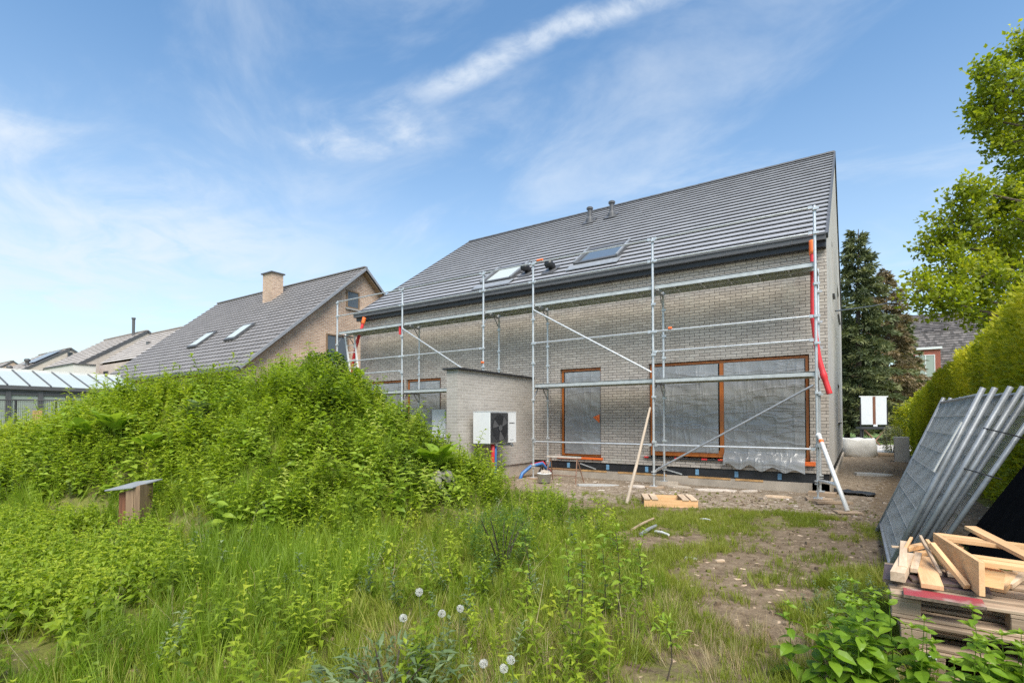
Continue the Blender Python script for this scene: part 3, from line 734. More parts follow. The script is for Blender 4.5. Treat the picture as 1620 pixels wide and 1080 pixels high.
hose('drain_hose', [(-.07, .55, 4.98), (-.06, .48, 4.45), (-.06, .42, 3.5), (-.0, .42, 2.78), (.09, .40, 2.35), (.19, .38, 1.97)], 'red drain hose hanging from the gutter at the right house corner')
hose('drain_hose', [(-13.35, .72, 4.98), (-13.42, .66, 4.6), (-13.56, .60, 4.16), (-13.72, .6, 3.7), (-13.86, .6, 3.1), (-14.0, .6, 2.5)], 'red drain hose hanging from the gutter at the left house corner')
ld = thing('ladder', (-13.6, .4, 3.0), 'white aluminium ladder under the left end of the upper deck', 'ladder')
for (a, b) in (((-13.95, .4, 4.40), (-13.40, .25, 2.6)), ((-13.49, .4, 4.40), (-13.0, .25, 2.6))):
    m = MB(); m.bar(a, b, .035, .07); obj('side_rail', m, M['alu'], ld)
for k in range(7):
    t = .08+k*.14; a = np.array((-13.95, .4, 4.40))*(1-t)+np.array((-13.40, .25, 2.6))*t; b = np.array((-13.49, .4, 4.40))*(1-t)+np.array((-13.0, .25, 2.6))*t
    m = MB(); m.tube(a, b, .014, 6); obj('rung', m, M['alu'], ld)
# timber prop leaning on the scaffold
pf = onZ(991, 797, .0); m = MB(); m.path([pf, pf*.6+np.array([-3.13, -.05, 1.74])*.4+np.array([.01, 0, .0]), (-3.13, -.05, 1.74)], [.030, .028, .024], 8)
tag(obj('timber_prop', m, M['propwood']), 'long pale round pole leaning against the scaffold in the middle', 'pole')
# wooden pads under the scaffold feet
def pad(x, y, w_, d_, h_, rot, lab, mat='oldwood', z=0.):
    m = MB(); m.box(-w_/2, w_/2, -d_/2, d_/2, 0, h_); o = obj('wooden_pad', m, M[mat]); o.location = (x, y, z); o.rotation_euler = (0, 0, rot); tag(o, lab, 'wood block', 'wood blocks under the scaffold feet'); return o
pad(0.02, .0, .42, .30, .038, .2, 'weathered wood block under the front scaffold foot by the white stabiliser')
pad(.03, .74, .46, .26, .07, -.1, 'weathered wood block under the rear right-hand scaffold foot by the house corner')
pad(-3.05, -.02, .40, .26, .038, .1, 'wood block under the scaffold foot beside the timber prop')
pad(-3.02, .74, .5, .22, .075, .3, 'wood block under the rear scaffold foot below the big window', 'concrete')
pad(-6.12, .0, .36, .26, .038, -.2, 'wood block under the scaffold foot beside the mortar bucket')
pad(.25, -.28, .6, .12, .04, .5, 'loose plank end on the ground beside the stabiliser foot')
pad(float(foot[0]), float(foot[1]), .36, .2, .025, .4, 'flat wood block under the white stabiliser foot')

# ------------------------------------------------------------------ neighbouring houses on the left
def gable_house(name, xl, xr, yf, ez, yr, rzv, lab, bmat, rmat, course, tw, pan, over=.0, base_z=0., verge=.12, thick=.03):
    h = thing(name, ((xl+xr)/2, yf, 0), lab, 'house'); sl = (rzv-ez)/(yr-yf); yb = 2*yr-yf
    m = MB()
    P = [(yf, base_z), (yb, base_z), (yb, ez-.08), (yr, rzv-.08), (yf, ez-.08)]
    o = len(m.v); m.add([(xr, y, z) for y, z in P]+[(xl, y, z) for y, z in P], [(0, 1, 2, 3, 4), (9, 8, 7, 6, 5), (5, 6, 1, 0)[::-1], (5, 0, 4, 9), (6, 7, 2, 1)])
    h['_'] = 0; del h['_']
    wl = obj('wall', m, M[bmat], h)
    u = np.array([0, yr-yf, rzv-ez]); L = np.linalg.norm(u); e = over
    P0 = np.array([xl-over, yf, ez])-u/L*e
    r = tiled('roof', P0, (1, 0, 0), xr-xl+2*over, u, L+e, course, tw, M[rmat], h, thick=thick, pan=pan, stagger=(pan == 0))
    m = MB(); P1 = np.array([xl-over, yr, rzv]); b = np.array([xl-over, yb, ez]); d = (b-P1); d = d/np.linalg.norm(d)*(L+e)
    W = np.array([xr-xl+2*over, 0, 0]); up = np.array([0, 0, .05]); dn = np.array([0, 0, -.06])
    m.hexa([P1+dn, P1+W+dn, P1+d+W+dn, P1+d+dn, P1+up, P1+W+up, P1+d+W+up, P1+d+up])
    obj('rear_roof', m, M['slate'], h)
    m = MB(); x = xr+over+.02
    for s in (0, 1):
        a = P0 if s == 0 else np.array([0, yb, ez])+np.array([0, u[1], -u[2]])/L*e
        m.bar((x, a[1], a[2]-.03), (x, yr, rzv-.03), .05, verge)
    obj('verge_board', m, M['slate_slab'] if pan else M['anthracite'], h)
    m = MB(); m.box(xl-over, xr+over, yr-.1, yr+.1, rzv-.0, rzv+.085); obj('ridge_cap', m, M[rmat], h, bevel=.03)
    if over:
        m = MB(); m.box(xl-over, xr+over, P0[1]-.12, P0[1]+.02, P0[2]-.12, P0[2]-.0); obj('gutter', m, M['anthracite'], h)
    return h, wl, r
nb, nbw, nbr = gable_house('neighbour_house', -30.4, -18.0, -1.0, 3.58, 4.45, 8.32, 'tan brick house with brown pantile roof and brick chimney behind the green mound', 'brick_tan', 'tile_old', .30, .25, .014, over=.32, verge=.10)
# soffit boards of the gable end
m = MB()
for (a, b) in (((-1.0, 3.58), (4.45, 8.32)), ((9.9, 3.58), (4.45, 8.32))): m.bar((-17.86, a[0], a[1]-.14), (-17.86, b[0], b[1]-.14), .26, .03)
obj('soffit', m, M['oldwood'], nb)
def simple_window(parent, axis, c, u0, u1, z0, z1, fm='oldwoodz', gm='glass_sky', mull=(), name='window'):
    """window standing 3 cm proud of plane axis=c, facing +x ('x') or -y ('y')"""
    def bx(m, a, b, e, f, d0, d1):
        if axis == 'x': m.box(c+d0, c+d1, a, b, e, f)
        else: m.box(a, b, c-d1, c-d0, e, f)
    m = MB(); t = .06
    for q in ((u0, u0+t, z0, z1), (u1-t, u1, z0, z1), (u0+t, u1-t, z0, z0+t), (u0+t, u1-t, z1-t, z1)): bx(m, *q, .003, .045)
    for k in mull: bx(m, k-.03, k+.03, z0+t, z1-t, .003, .045)
    w_ = obj(name, m, M[fm], parent); p = MB(); bx(p, u0+t, u1-t, z0+t, z1-t, .003, .018); obj('pane', p, M[gm], w_)
    p = MB(); bx(p, u0-.05, u1+.05, z0-.06, z0-.003, .003, .08); obj('sill', p, M['greyconcrete'], w_)
    return w_
simple_window(nb, 'x', -18., 3.62, 4.32, 6.42, 7.22)
simple_window(nb, 'x', -18., 2.60, 3.75, 3.9, 5.15, mull=(3.1,))
m = MB(); m.box(-17.985, -17.965, 3.57, 4.37, 7.24, 7.44); m.box(-17.985, -17.965, 2.55, 3.8, 5.17, 5.37); obj('brick_lintel', m, M['brick_red'], nb) if False else None
ch = MB(); ch.box(-23.95, -23.15, 3.25, 3.85, 7.0, 8.72); cho = obj('chimney', ch, M['brick_tan'], nbr)
m = MB(); m.box(-24.02, -23.08, 3.18, 3.92, 8.722, 8.78); obj('chimney_cap', m, M['anthracite'], nbr)
su = np.array([0, 5.45, 4.74]); su /= np.linalg.norm(su); sn = np.array([0, -su[2], su[1]])
def nroof(x, s, h): return np.array([x, -1.0, 3.58])+su*s+sn*h
for (px, py) in ((322, 540), (381, 528)):
    r_ = ray(px, py); P = np.array([0, -1.0, 3.58]); t = ((P-C)@sn)/(r_@sn); Q = C+r_*t; s = (Q-P)@su; x = Q[0]
    m = MB(); w2_, l2 = .42, .62
    m.hexa([nroof(x-w2_, s-l2, .05), nroof(x+w2_, s-l2, .05), nroof(x+w2_, s+l2, .05), nroof(x-w2_, s+l2, .05)]+[nroof(x-w2_, s-l2, .14), nroof(x+w2_, s-l2, .14), nroof(x+w2_, s+l2, .14), nroof(x-w2_, s+l2, .14)])
    rw = obj('roof_window', m, M['anthracite'], nb)
    m = MB(); w2_, l2 = .33, .5
    m.hexa([nroof(x-w2_, s-l2, .142), nroof(x+w2_, s-l2, .142), nroof(x+w2_, s+l2, .142), nroof(x-w2_, s+l2, .142)]+[nroof(x-w2_, s-l2, .15), nroof(x+w2_, s-l2, .15), nroof(x+w2_, s+l2, .15), nroof(x-w2_, s+l2, .15)])
    obj('pane', m, M['glass_white'], rw)
hc, hcw, hcr = gable_house('row_house', -36.0, -30.75, .4, 4.72, 3.1, 6.85, 'pinkish brick house with light tiled roof just left of the tan brick house', 'brick_pink', 'tile_light', .32, .33, 0, verge=.14)
simple_window(hc, 'y', .4, -35.25, -34.6, 3.55, 4.26, 'anthracite', 'glass')
m = MB(); m.box(-33.2, -32.95, 1.7, 1.95, 5.6, 5.95); obj('roof_vent', m, M['anthracite'], hcr)
hb, hbw, hbr = gable_house('row_house', -45.3, -38.0, .0, 4.82, 3.6, 7.32, 'beige brick house with a tall thin flue on its ridge', 'brick_beige', 'tile_light', .33, .33, 0, verge=.16)
P = onV(211, 530, 3.2); m = MB(); m.tube((P[0], 3.2, 6.8), (P[0], 3.2, 8.15), .09, 10); m.tube((P[0], 3.2, 8.15), (P[0], 3.2, 8.25), .12, 10); obj('flue_pipe', m, M['anthracite'], hb)
m = MB(); m.box(-40.2, -35.2, -1.0, -.005, 0, 4.55); ex = obj('flat_extension', m, M['render'], hb)
m = MB(); m.box(-40.25, -35.15, -1.05, -.005, 4.553, 4.62); obj('roof_edge', m, M['anthracite'], ex)
simple_window(hb, 'y', -1.0, -36.9, -35.7, 3.5, 4.15, 'anthracite', 'glass')
simple_window(hb, 'y', -1.0, -39.4, -38.7, 3.3, 3.95, 'anthracite', 'glass')
ha, haw, har = gable_house('row_house', -60.0, -52.0, .2, 5.0, 3.5, 7.25, 'pale brick house with solar panels and two roof cowls, seen beyond the veranda', 'brick_beige', 'tile_light', .33, .33, 0, verge=.18)
simple_window(ha, 'x', -52., 3.3, 3.62, 5.9, 6.95, 'anthracite', 'glass')
du = np.array([0, 3.3, 2.25]); du /= np.linalg.norm(du); dn_ = np.array([0, -du[2], du[1]])
def aroof(x, s, h): return np.array([x, .2, 5.0])+du*s+dn_*h
for k in range(2):
    x0 = -55.6+k*1.75
    m = MB(); m.hexa([aroof(x0, 1.5, .1), aroof(x0+1.65, 1.5, .1), aroof(x0+1.65, 3.5, .1), aroof(x0, 3.5, .1), aroof(x0, 1.5, .15), aroof(x0+1.65, 1.5, .15), aroof(x0+1.65, 3.5, .15), aroof(x0, 3.5, .15)])
    obj('solar_panel', m, M['solar'], ha)
for (px, py, y) in ((43, 576, 1.2), (15, 587, .55)):
    P = onV(px, py, y); z = P[2]-.35
    m = MB(); m.lathe((P[0], y, z), [(.16, -.5), (.14, .25), (.12, .3), (.12, .55), (.2, .6), (.2, .72), (.1, .8)], 12); obj('roof_cowl', m, M['anthracite'], ha, True)
he, _1, _2 = gable_house('row_house', -80., -68.5, .5, 5.0, 3.6, 7.3, 'farthest house of the row, only its roof corner showing at the left edge', 'brick_tan', 'tile_light', .33, 1.3, 0)

# glass-roofed veranda and the wire fence in front of it
ve = thing('veranda', (-21, -5.3, 0), 'grey garden veranda with milky glass roof at the left behind the mound', 'veranda')
m = MB(); m.box(-21.05, -20.93, -7.6, -3.0, 2.36, 2.52); m.box(-20.93, -20.86, -7.6, -3.0, 2.42, 2.535); obj('eave_beam', m, M['anthracite'], ve)
vy = [-7.55, -6.55, -5.8, -5.12, -4.3, -3.1]
for y in vy:
    m = MB(); m.box(-21.05, -20.93, y-.06, y+.06, 0, 2.357); obj('post', m, M['anthracite'], ve)
for a, b in zip(vy[:-1], vy[1:]):
    m = MB(); m.box(-21.0, -20.985, a+.06, b-.06, .1, 2.3); obj('wall_pane', m, M['glass_green'], ve)
    m = MB(); m.box(-21.03, -20.95, a+.06, b-.06, 2.25, 2.357); obj('head_rail', m, M['anthracite'], ve)
ys = np.linspace(-7.6, -3.0, 10)
for a, b in zip(ys[:-1], ys[1:]):
    m = MB(); p = [(-20.95, a+.02, 2.53), (-20.95, b-.02, 2.53), (-22.9, b-.02, 3.12), (-22.9, a+.02, 3.12)]; m.hexa(p+[(x, y, z+.02) for x, y, z in p]); obj('roof_pane', m, M['glass_white'], ve)
for y in ys:
    m = MB(); m.bar((-20.93, y, 2.55), (-22.9, y, 3.146), .035, .05); obj('glazing_bar', m, M['anthracite'], ve)
m = MB(); m.box(-23.05, -22.9, -7.6, -3.0, 0, 3.2); obj('back_wall', m, M['render'], ve)
m = MB(); m.box(-21.6, -21.1, -6.4, -6.0, .6, 1.5); tag(obj('wooden_crate', m, M['orange_wood']), 'orange-brown wooden box behind the veranda glass', 'box') if False else None
m = MB(); m.box(-20.9, -20.84, -6.0, -5.78, .8, 1.78); tag(obj('wooden_board', m, M['newwood']), 'orange-brown wooden board standing against the veranda front', 'board')
wf = thing('wire_fence', (-17.5, -6.5, 0), 'dark wire mesh garden fence in front of the veranda', 'fence')
A_ = at(-40, 634, 14.5); B_ = at(150, 632, 15.2); A_[2] = 0; B_[2] = 0; top = 2.05
for k in range(4):
    P = A_+(B_-A_)*k/3; m = MB(); m.tube((P[0], P[1], 0), (P[0], P[1], top+.02), .025, 8); obj('post', m, M['blackplastic'], wf)
m = MB(); m.tube((A_[0], A_[1], top), (B_[0], B_[1], top), .022, 6); obj('top_rail', m, M['blackplastic'], wf)
m = MB()
for k in range(60):
    P = A_+(B_-A_)*k/59; m.tube((P[0], P[1], .1), (P[0], P[1], top), .0035, 3)
for z in np.arange(.2, top, .2): m.tube((A_[0], A_[1], z), (B_[0], B_[1], z), .0035, 3)
obj('mesh', m, M['blackplastic'], wf)

# ------------------------------------------------------------------ insect box on the left
ib = thing('insect_box', onZ(208, 838), 'short wooden post box with tilted grey slate roof in the weeds', 'insect box')
ib.location.z = 0
bx_, by_ = float(ib.location.x), float(ib.location.y)
fx, fy = FH[0], FH[1]; rx, ry = RT[0], RT[1]
def lp(r, f, z): return (bx_+rx*r+fx*f, by_+ry*r+fy*f, z)
def lbox(m, r0, r1, f0, f1, z0, z1, dz=0.): m.hexa([lp(r0, f0, z0), lp(r1, f0, z0), lp(r1, f1, z0), lp(r0, f1, z0), lp(r0, f0, z1), lp(r1, f0, z1+dz), lp(r1, f1, z1+dz), lp(r0, f1, z1)])
m = MB(); lbox(m, -.02, .085, -.09, .17, -.05, .53, .045); obj('post_board', m, M['oldwoodz'], ib, bevel=.004)
m = MB(); lbox(m, .088, .165, -.085, .17, -.05, .58, .035); obj('post_board', m, M['oldwoodz'], ib, bevel=.004)
m = MB(); lbox(m, -.155, -.024, -.03, .17, -.05, .50, .03); obj('post_board', m, M['redwoodz'], ib, bevel=.004)
m = MB(); m.hexa([lp(-.27, -.13, .535), lp(.10, -.13, .575), lp(.25, .24, .645), lp(-.12, .24, .605), lp(-.27, -.13, .553), lp(.10, -.13, .593), lp(.25, .24, .663), lp(-.12, .24, .623)])
obj('slate_roof', m, M['slate_slab'], ib, bevel=.003)

# ------------------------------------------------------------------ fence panel stack on the right
plabs = ['top panel of the leaning stack of galvanised fence panels, nearest the yard', 'second fence panel of the leaning stack, just behind the top one', 'third fence panel of the leaning stack', 'fourth fence panel of the leaning stack, white batten lying in front of it', 'fifth fence panel of the leaning stack, second from the hedge', 'last fence panel of the leaning stack, over the dark gap by the hedge']
plabs[3] = 'fourth fence panel of the leaning stack, counted from the yard'
offU = [0, .04, .08, .12, .16, .21]; offV = [0, .03, -.06, -.03, .06, -.05]
for k in range(6):
    fu = .80+offU[k]; v0, v1 = -5.16+offV[k], -2.80+offV[k]*2+.05*k
    hgt, dx = 1.72, .70+.040*k
    pn = thing('fence_panel', (fu, (v0+v1)/2, 0), plabs[k], 'fence panel', 'galvanised fence panels leaning in a stack')
    def pp(v, t, o=0.): return np.array([fu+dx*t+o, v, .03+hgt*t])
    for v in (v0, v1):
        m = MB(); m.tube(pp(v, 0), pp(v, 1.0), .0215, 12); obj('end_post', m, M['galv_dull'], pn, True)
    for t in (.06, .965):
        m = MB(); m.tube(pp(v0, t), pp(v1, t), .016, 10); obj('rail', m, M['galv_dull'], pn, True)
    m = MB()
    for v in np.arange(v0+.05, v1-.02, .055): m.tube(pp(v, .06), pp(v, .965), .0022, 4)
    for t in (.06+.905*np.arange(1, 9)/9): m.tube(pp(v0, t, -.004), pp(v1, t, -.004), .0026, 4)
    obj('wire_mesh', m, M['wirem'], pn)
m = MB(); a, b = at(1521, 667, 4.40), at(1477, 745, 4.52); m.bar(a, b, .012, .06, (0, 1, 0)); tag(obj('white_batten', m, M['alu']), 'thin white batten lying on the leaning fence panels', 'batten')
m = MB(); m.tube((1.82, -5.4, 0), (2.5, -5.2, 1.85), .021, 10); tag(obj('leaning_pole', m, M['galv_dull'], None, True), 'single steel tube leaning alone in the dark gap behind the fence panels', 'pole')
for (z, n_) in ((1.38, 'upper'), (1.04, 'lower')):
    t = (z-.03)/1.72; x0 = .80+.72*t; m = MB()
    m.path([(x0+.12, -5.23, z+.03), (x0+.24, -5.29, z-.01), (x0+.36, -5.26, z-.05)], .006, 6); tag(obj('strap', m, M['blackplastic']), n_+' black strap tied across the leaning fence panels', 'strap')

m = MB(); m.hexa([(1.62, -5.0, .0), (1.64, -5.0, .0), (1.64, -2.9, .0), (1.62, -2.9, .0), (2.26, -5.0, 1.1), (2.28, -5.0, 1.1), (2.28, -2.9, 1.1), (2.26, -2.9, 1.1)]); tag(obj('shade_sheet', m, M['gap_shade']), 'black sheet added to darken the gap behind the leaning fence panels', 'sheet')  # added sheet, its black paints the deep shade behind the panels
# ------------------------------------------------------------------ pallet stack with scrap wood
def make_pallet(z, x, y, rot, lab, mat='oldwood'):
    r = thing('pallet', (x, y, z), lab, 'pallet', 'stacked wooden pallets on the right'); r.rotation_euler = (0, 0, rot)
    L, W = 1.2, .8
    def B(name, x0, x1, y0, y1, z0, z1):
        m = MB(); m.box(x0, x1, y0, y1, z0, z1); me_ = bpy.data.meshes.new(name); me_.from_pydata(m.v, [], m.f); o = link(name, me_, M[mat], r)
        b = o.modifiers.new('b', 'BEVEL'); b.width = .004; b.segments = 1
    for yy in (0, .35, .7): B('bottom_board', 0, L, yy, yy+.1, 0, .021)
    for xx in (0, .5275, 1.055):
        for yy in (0, .3275, .655): B('block', xx+.002, xx+.143, yy+.002, yy+.143, .0215, .099)
        B('stringer_board', xx, xx+.145, 0, W, .0995, .121)
    for yy in (0, .163, .35, .537, .7): B('deck_board', -.003, L+.003, yy, yy+.1, .1215, .143)
    return r
make_pallet(.0, .86, -7.20, .03, 'bottom pallet of the stack, half hidden by nettles')
make_pallet(.1445, .80, -7.17, -.02, 'middle pallet of the stack')
make_pallet(.289, .76, -7.13, .0, 'top pallet of the stack, carrying boards and scrap wood')
TZ = .4335
def board(name, lab, cat, c, size, rz, mat, tilt=(0, 0), edge=None, group=None):
    m = MB(); l, w_, h = size; m.box(-l/2, l/2, -w_/2, w_/2, 0, h)
    o = obj(name, m, M[mat], None, bevel=.002); o.location = c; o.rotation_euler = (tilt[0], tilt[1], rz); tag(o, lab, cat, group)
    if edge:
        m = MB()
        for q in ((-l/2-.0015, l/2+.0015, -w_/2-.0015, -w_/2-.0003, .001, h-.002), (-l/2-.0015, -l/2-.0003, -w_/2, w_/2, .001, h-.002)): m.box(*q)
        e = obj('edge', m, M[edge]); e.parent = o
    return o
board('film_board', 'dark brown chipboard sheet on top of the pallets, under the scrap wood', 'board', (1.0, -6.72, TZ+.001), (.52, .42, .022), -.06, 'filmply', edge='chip')
board('red_board', 'worn red chipboard strip on the front edge of the pallets', 'board', (1.0, -7.14, TZ+.002), (.36, .15, .02), -.03, 'redply', edge='chip')
board('film_board', 'small broken piece of dark board lying on the larger brown board', 'board', (1.02, -6.83, TZ+.025), (.30, .14, .018), .12, 'filmply', edge='chip')
SG = 'scrap wood on the pallets'
B0 = TZ+.045
def stick(lab, p, q, w_, h, mat='palewood', up=(0, 0, 1)):
    p = np.array(p, float); q = np.array(q, float); c = (p+q)/2; d = q-p; L = np.linalg.norm(d)
    m = MB(); m.box(-w_/2, w_/2, -L/2, L/2, -h/2, h/2); o = obj('wood_offcut', m, M[mat], None, bevel=.0015); o.location = c
    o.rotation_euler = (math.asin(d[2]/L), 0, math.atan2(-d[0], d[1])); tag(o, lab, 'wood offcut', SG); return o
def T(x, y, z): return onZ(x, y, z)
stick('short thick block at the left corner of the scrap pile', T(1420, 912, .50), T(1436, 880, .53), .075, .06, 'palewood')
stick('pale batten sticking up at the far left of the scrap pile', T(1428, 898, .53), T(1430, 858, .575), .042, .03, 'palewood')
stick('small batten just left of the widest offcut', T(1446, 902, .51), T(1453, 876, .53), .04, .028, 'palewood')
stick('widest flat offcut with nail marks at the front of the scrap pile', T(1475, 928, .485), T(1460, 882, .505), .105, .028, 'newwoody')
stick('thin strip rising across the middle of the scrap pile', T(1488, 908, .50), T(1456, 848, .64), .016, .022, 'palewood')
stick('long square stick sloping down to the red board', T(1530, 928, .48), T(1474, 860, .66), .030, .03, 'newwoody')
stick('second thin strip behind the long square stick', T(1500, 900, .52), T(1466, 854, .65), .02, .02, 'newwoody')
stick('short offcut lying crosswise behind the left batten', T(1432, 868, .55), T(1462, 862, .56), .05, .03, 'newwood')
stick('thin stick poking out to the left of the scrap pile', T(1410, 864, .565), T(1440, 866, .56), .016, .014, 'palewood')
stick('small wedge between the wide offcut and the long stick', T(1505, 910, .49), T(1492, 884, .50), .035, .022, 'palewood')
stick('offcut under the crossed strips', T(1450, 876, .52), T(1482, 872, .53), .05, .025, 'newwood')
stick('short flat plank stub right of the end board of the timber crate', T(1590, 925, TZ+.02), T(1618, 905, TZ+.03), .07, .03, 'palewood')
stick('short offcut lying across the front of the dark board', T(1440, 905, .47), T(1478, 895, .48), .035, .02, 'palewood')
stick('thin splinter lath along the left edge of the scrap pile', T(1418, 893, .50), T(1442, 850, .62), .018, .014, 'newwoody')
stick('grey-brown short plank on the pallet right of the wooden crate end', T(1572, 930, TZ+.02), T(1592, 906, TZ+.03), .11, .035, 'newwoody')
# new timber frame leaning on the pallets
tf = thing('timber_crate', (1.12, -6.5, TZ), 'new pine timber frame lying on the right of the pallet stack', 'timber frame')
pa = T(1476, 842, .66); pb = T(1548, 888, .66); pa[2] = pb[2] = 0
du_ = (pb-pa); L_ = np.linalg.norm(du_); du_ /= L_; nr = np.array([-du_[1], du_[0], 0]);  nr = nr if nr[0] > 0 else -nr
m = MB(); z0 = TZ+.03
e0, e1 = pa, pb
m.hexa([e0+[0, 0, z0], e1+[0, 0, z0], e1+nr*.028+[0, 0, z0], e0+nr*.028+[0, 0, z0], e0+[0, 0, .66], e1+[0, 0, .66], e1+nr*.028+[0, 0, .66], e0+nr*.028+[0, 0, .66]])
obj('end_board', m, M['newwoody'], tf, bevel=.002)
for (f0, wdt) in ((.02, .05), (.14, .05), (.80, .05), (.93, .05)):
    s = e0+du_*L_*f0+nr*.03; q_ = s+nr*1.1
    m = MB(); m.bar((*s[:2], .645), (*q_[:2], .575), .075, .028); obj('slat', m, M['newwood'], tf, bevel=.002)
for f0 in (.88, .1):
    s = e0+du_*L_*f0; m = MB(); p1 = s+nr*.03; m.bar((*p1[:2], .56), (*(p1+nr*.10)[:2], .55), .10, .10); obj('corner_block', m, M['newwood'], tf, bevel=.002)
s = e0+du_*L_*.45+nr*.55; m = MB(); m.bar((*s[:2], .50), (*(s+nr*.12)[:2], .49), .09, .09); obj('corner_block', m, M['newwood'], tf, bevel=.002)
stick('long new plank crossing over the far side of the timber frame', T(1535, 834, .69), T(1640, 888, .60), .075, .025, 'newwoody')
m = MB(); m.path([T(1474, 1043, .14)+np.array([.02*math.cos(t*.6), .0, .02*math.sin(t*.6)]) for t in range(9)], .006, 6); 
tag(obj('plastic_ring', m, M['alu'], None, True), 'pale plastic ring hanging on the bottom pallet', 'ring')

# ------------------------------------------------------------------ yard clutter
def crate(lab, px, py, w_, d_, h_, rot):
    P = onZ(px, py); r = thing('low_pallet', (P[0], P[1], 0), lab, 'pallet'); r.rotation_euler = (0, 0, rot)
    def B(name, *a):
        m = MB(); m.box(*a); me_ = bpy.data.meshes.new(name); me_.from_pydata(m.v, [], m.f); link(name, me_, M['palewood'] if name == 'deck_board' else M['newwood'], r)
    B('side_board', 0, w_, 0, .025, 0, h_); B('side_board', 0, w_, d_-.025, d_, 0, h_)
    for x in (0., .13, w_-.25, w_-.115): B('deck_board', x, x+.105, -.01, d_+.01, h_+.001, h_+.02)
crate('low pale pallet lying on the ground below the big window', 1019, 801, .88, .62, .12, .42)
def log(lab, p, q, r, mat): m = MB(); p = onZ(*p); q = onZ(*q); p[2] = r+.01+float(ground(p[0], p[1])); q[2] = r+.03+float(ground(q[0], q[1])); m.path([p, (p+q)/2+[0, 0, .01], q], [r, r*.95, r*.8], 8); tag(obj('wood_stick', m, M[mat]), lab, 'stick')
log('dark wooden stake on the grass by the saplings', (1000, 842), (1034, 826), .02, 'oldwood')
log('grey pipe offcut lying on the grass, left one of two', (1014, 850), (1038, 838), .024, 'galv_dull')
log('grey pipe offcut lying on the grass, right one of two', (1037, 844), (1058, 852), .018, 'alu')
log('thin white lath lying on the sparse grass', (1108, 823), (1124, 827), .014, 'alu')
# mortar bucket
P = onZ(861, 764); bk = thing('mortar_bucket', (P[0], P[1], 0), 'white mortar bucket filled with rubble near the screen wall', 'bucket')
m = MB(); m.lathe((P[0], P[1], .02), [(.14, 0), (.165, .2), (.172, .2), (.172, .22), (.15, .22), (.14, .12)], 20); obj('bucket_shell', m, M['white'], bk, True)
m = MB()
for k in range(14):
    a, r = random.random()*6.28, random.random()*.11; x, y = P[0]+r*math.cos(a), P[1]+r*math.sin(a); s = .02+.025*random.random(); zc = .22+.05*random.random()
    m.hexa([(x+s*(random.random()-.5)*.4+s*i, y+s*j*(.7+.5*random.random()), zc+s*kq*.8) for (i, j, kq) in ((-1, -1, -1), (1, -1, -1), (1, 1, -1), (-1, 1, -1), (-1, -1, 1), (1, -1, 1), (1, 1, 1), (-1, 1, 1))])
rb = obj('rubble_fill', m, M['rubble'], bk); rb['kind'] = 'stuff'
# rusty trestle
tr = thing('trestle', onZ(895, 762), 'rusty steel trestle standing under the narrow window', 'trestle'); tx, ty = float(tr.location.x), float(tr.location.y)-.1; tr.location = (tx, ty, 0)
for s in (-1, 1):
    m = MB(); m.tube((tx+.35*s, ty, .58), (tx+.42*s, ty-.22, 0), .013, 6); obj('leg', m, M['rust'], tr)
    m = MB(); m.tube((tx+.35*s, ty, .58), (tx+.42*s, ty+.22, 0), .013, 6); obj('leg', m, M['rust'], tr)
m = MB(); m.bar((tx-.45, ty, .6), (tx+.45, ty, .6), .05, .04); obj('top_bar', m, M['rubble'], tr)
m = MB(); m.tube((tx-.40, ty-.15, .18), (tx+.40, ty-.15, .18), .011, 6); obj('cross_bar', m, M['rust'], tr)
m = MB(); m.tube((tx-.38, ty+.1, .3), (tx+.38, ty+.1, .3), .011, 6); obj('cross_bar', m, M['rust'], tr)
# pipes sticking out beside the screen wall
for k, (mt, lab) in enumerate((('blue', 'blue corrugated conduit curling out of the ground by the screen wall'), ('redhose', 'red conduit end behind the blue conduit by the screen wall'))):
    x, y = -6.35-.1*k, .35+.2*k
    m = MB(); m.path([(x+.25, y+.4, .1), (x+.2, y+.1, .36), (x, y-.1, .30), (x-.12, y-.35, .12), (x-.1, y-.5, -.03)], .045, 10); tag(obj('conduit', m, M[mt], None, True), lab, 'conduit')
m = MB(); m.path([(-6.2, .6, .02), (-6.0, .2, .33), (-5.9, -.2, .12), (-5.6, -.5, .0)], .022, 8); tag(obj('cable', m, M['blackplastic'], None, True), 'black cable looping over the ground beside the mortar bucket', 'cable')
# dark mat and slabs, rubble pieces
P = onZ(1352, 782)
m = MB(); pts = []
for j in range(5):
    for i in range(7): pts.append((P[0]-.35+.115*i, P[1]-.2+.1*j, .03+.07*abs(math.sin(i*1.3+j*.5))*(1-i/9)))
m.add(pts, [(j*7+i, j*7+i+1, j*7+i+8, j*7+i+7) for j in range(4) for i in range(6)]); mt_ = obj('rubber_mat', m, M['black'], None, True); sm_ = mt_.modifiers.new('s', 'SOLIDIFY'); sm_.thickness = .012; tag(mt_, 'crumpled dark membrane on the ground behind the white stabiliser', 'mat')
def flat_stone(px, py, w_, d_, h_, rot, lab, mat='rubble', name='broken_slab', cat='slab'):
    P = onZ(px, py); m = MB(); n = 7; rr = [(.75+.4*random.random()) for _ in range(n)]
    top = [(w_/2*rr[k]*math.cos(2*math.pi*k/n), d_/2*rr[k]*math.sin(2*math.pi*k/n)) for k in range(n)]
    m.add([(x, y, -.03) for x, y in top]+[(x*.96, y*.96, h_) for x, y in top], [tuple(range(n))[::-1], tuple(range(n, 2*n))]+[(k, (k+1) % n, n+(k+1) % n, n+k) for k in range(n)])
    o = obj(name, m, M[mat]); o.location = (P[0], P[1], float(ground(P[0], P[1]))); o.rotation_euler = (.03*random.random(), .04*random.random(), rot); tag(o, lab, cat)
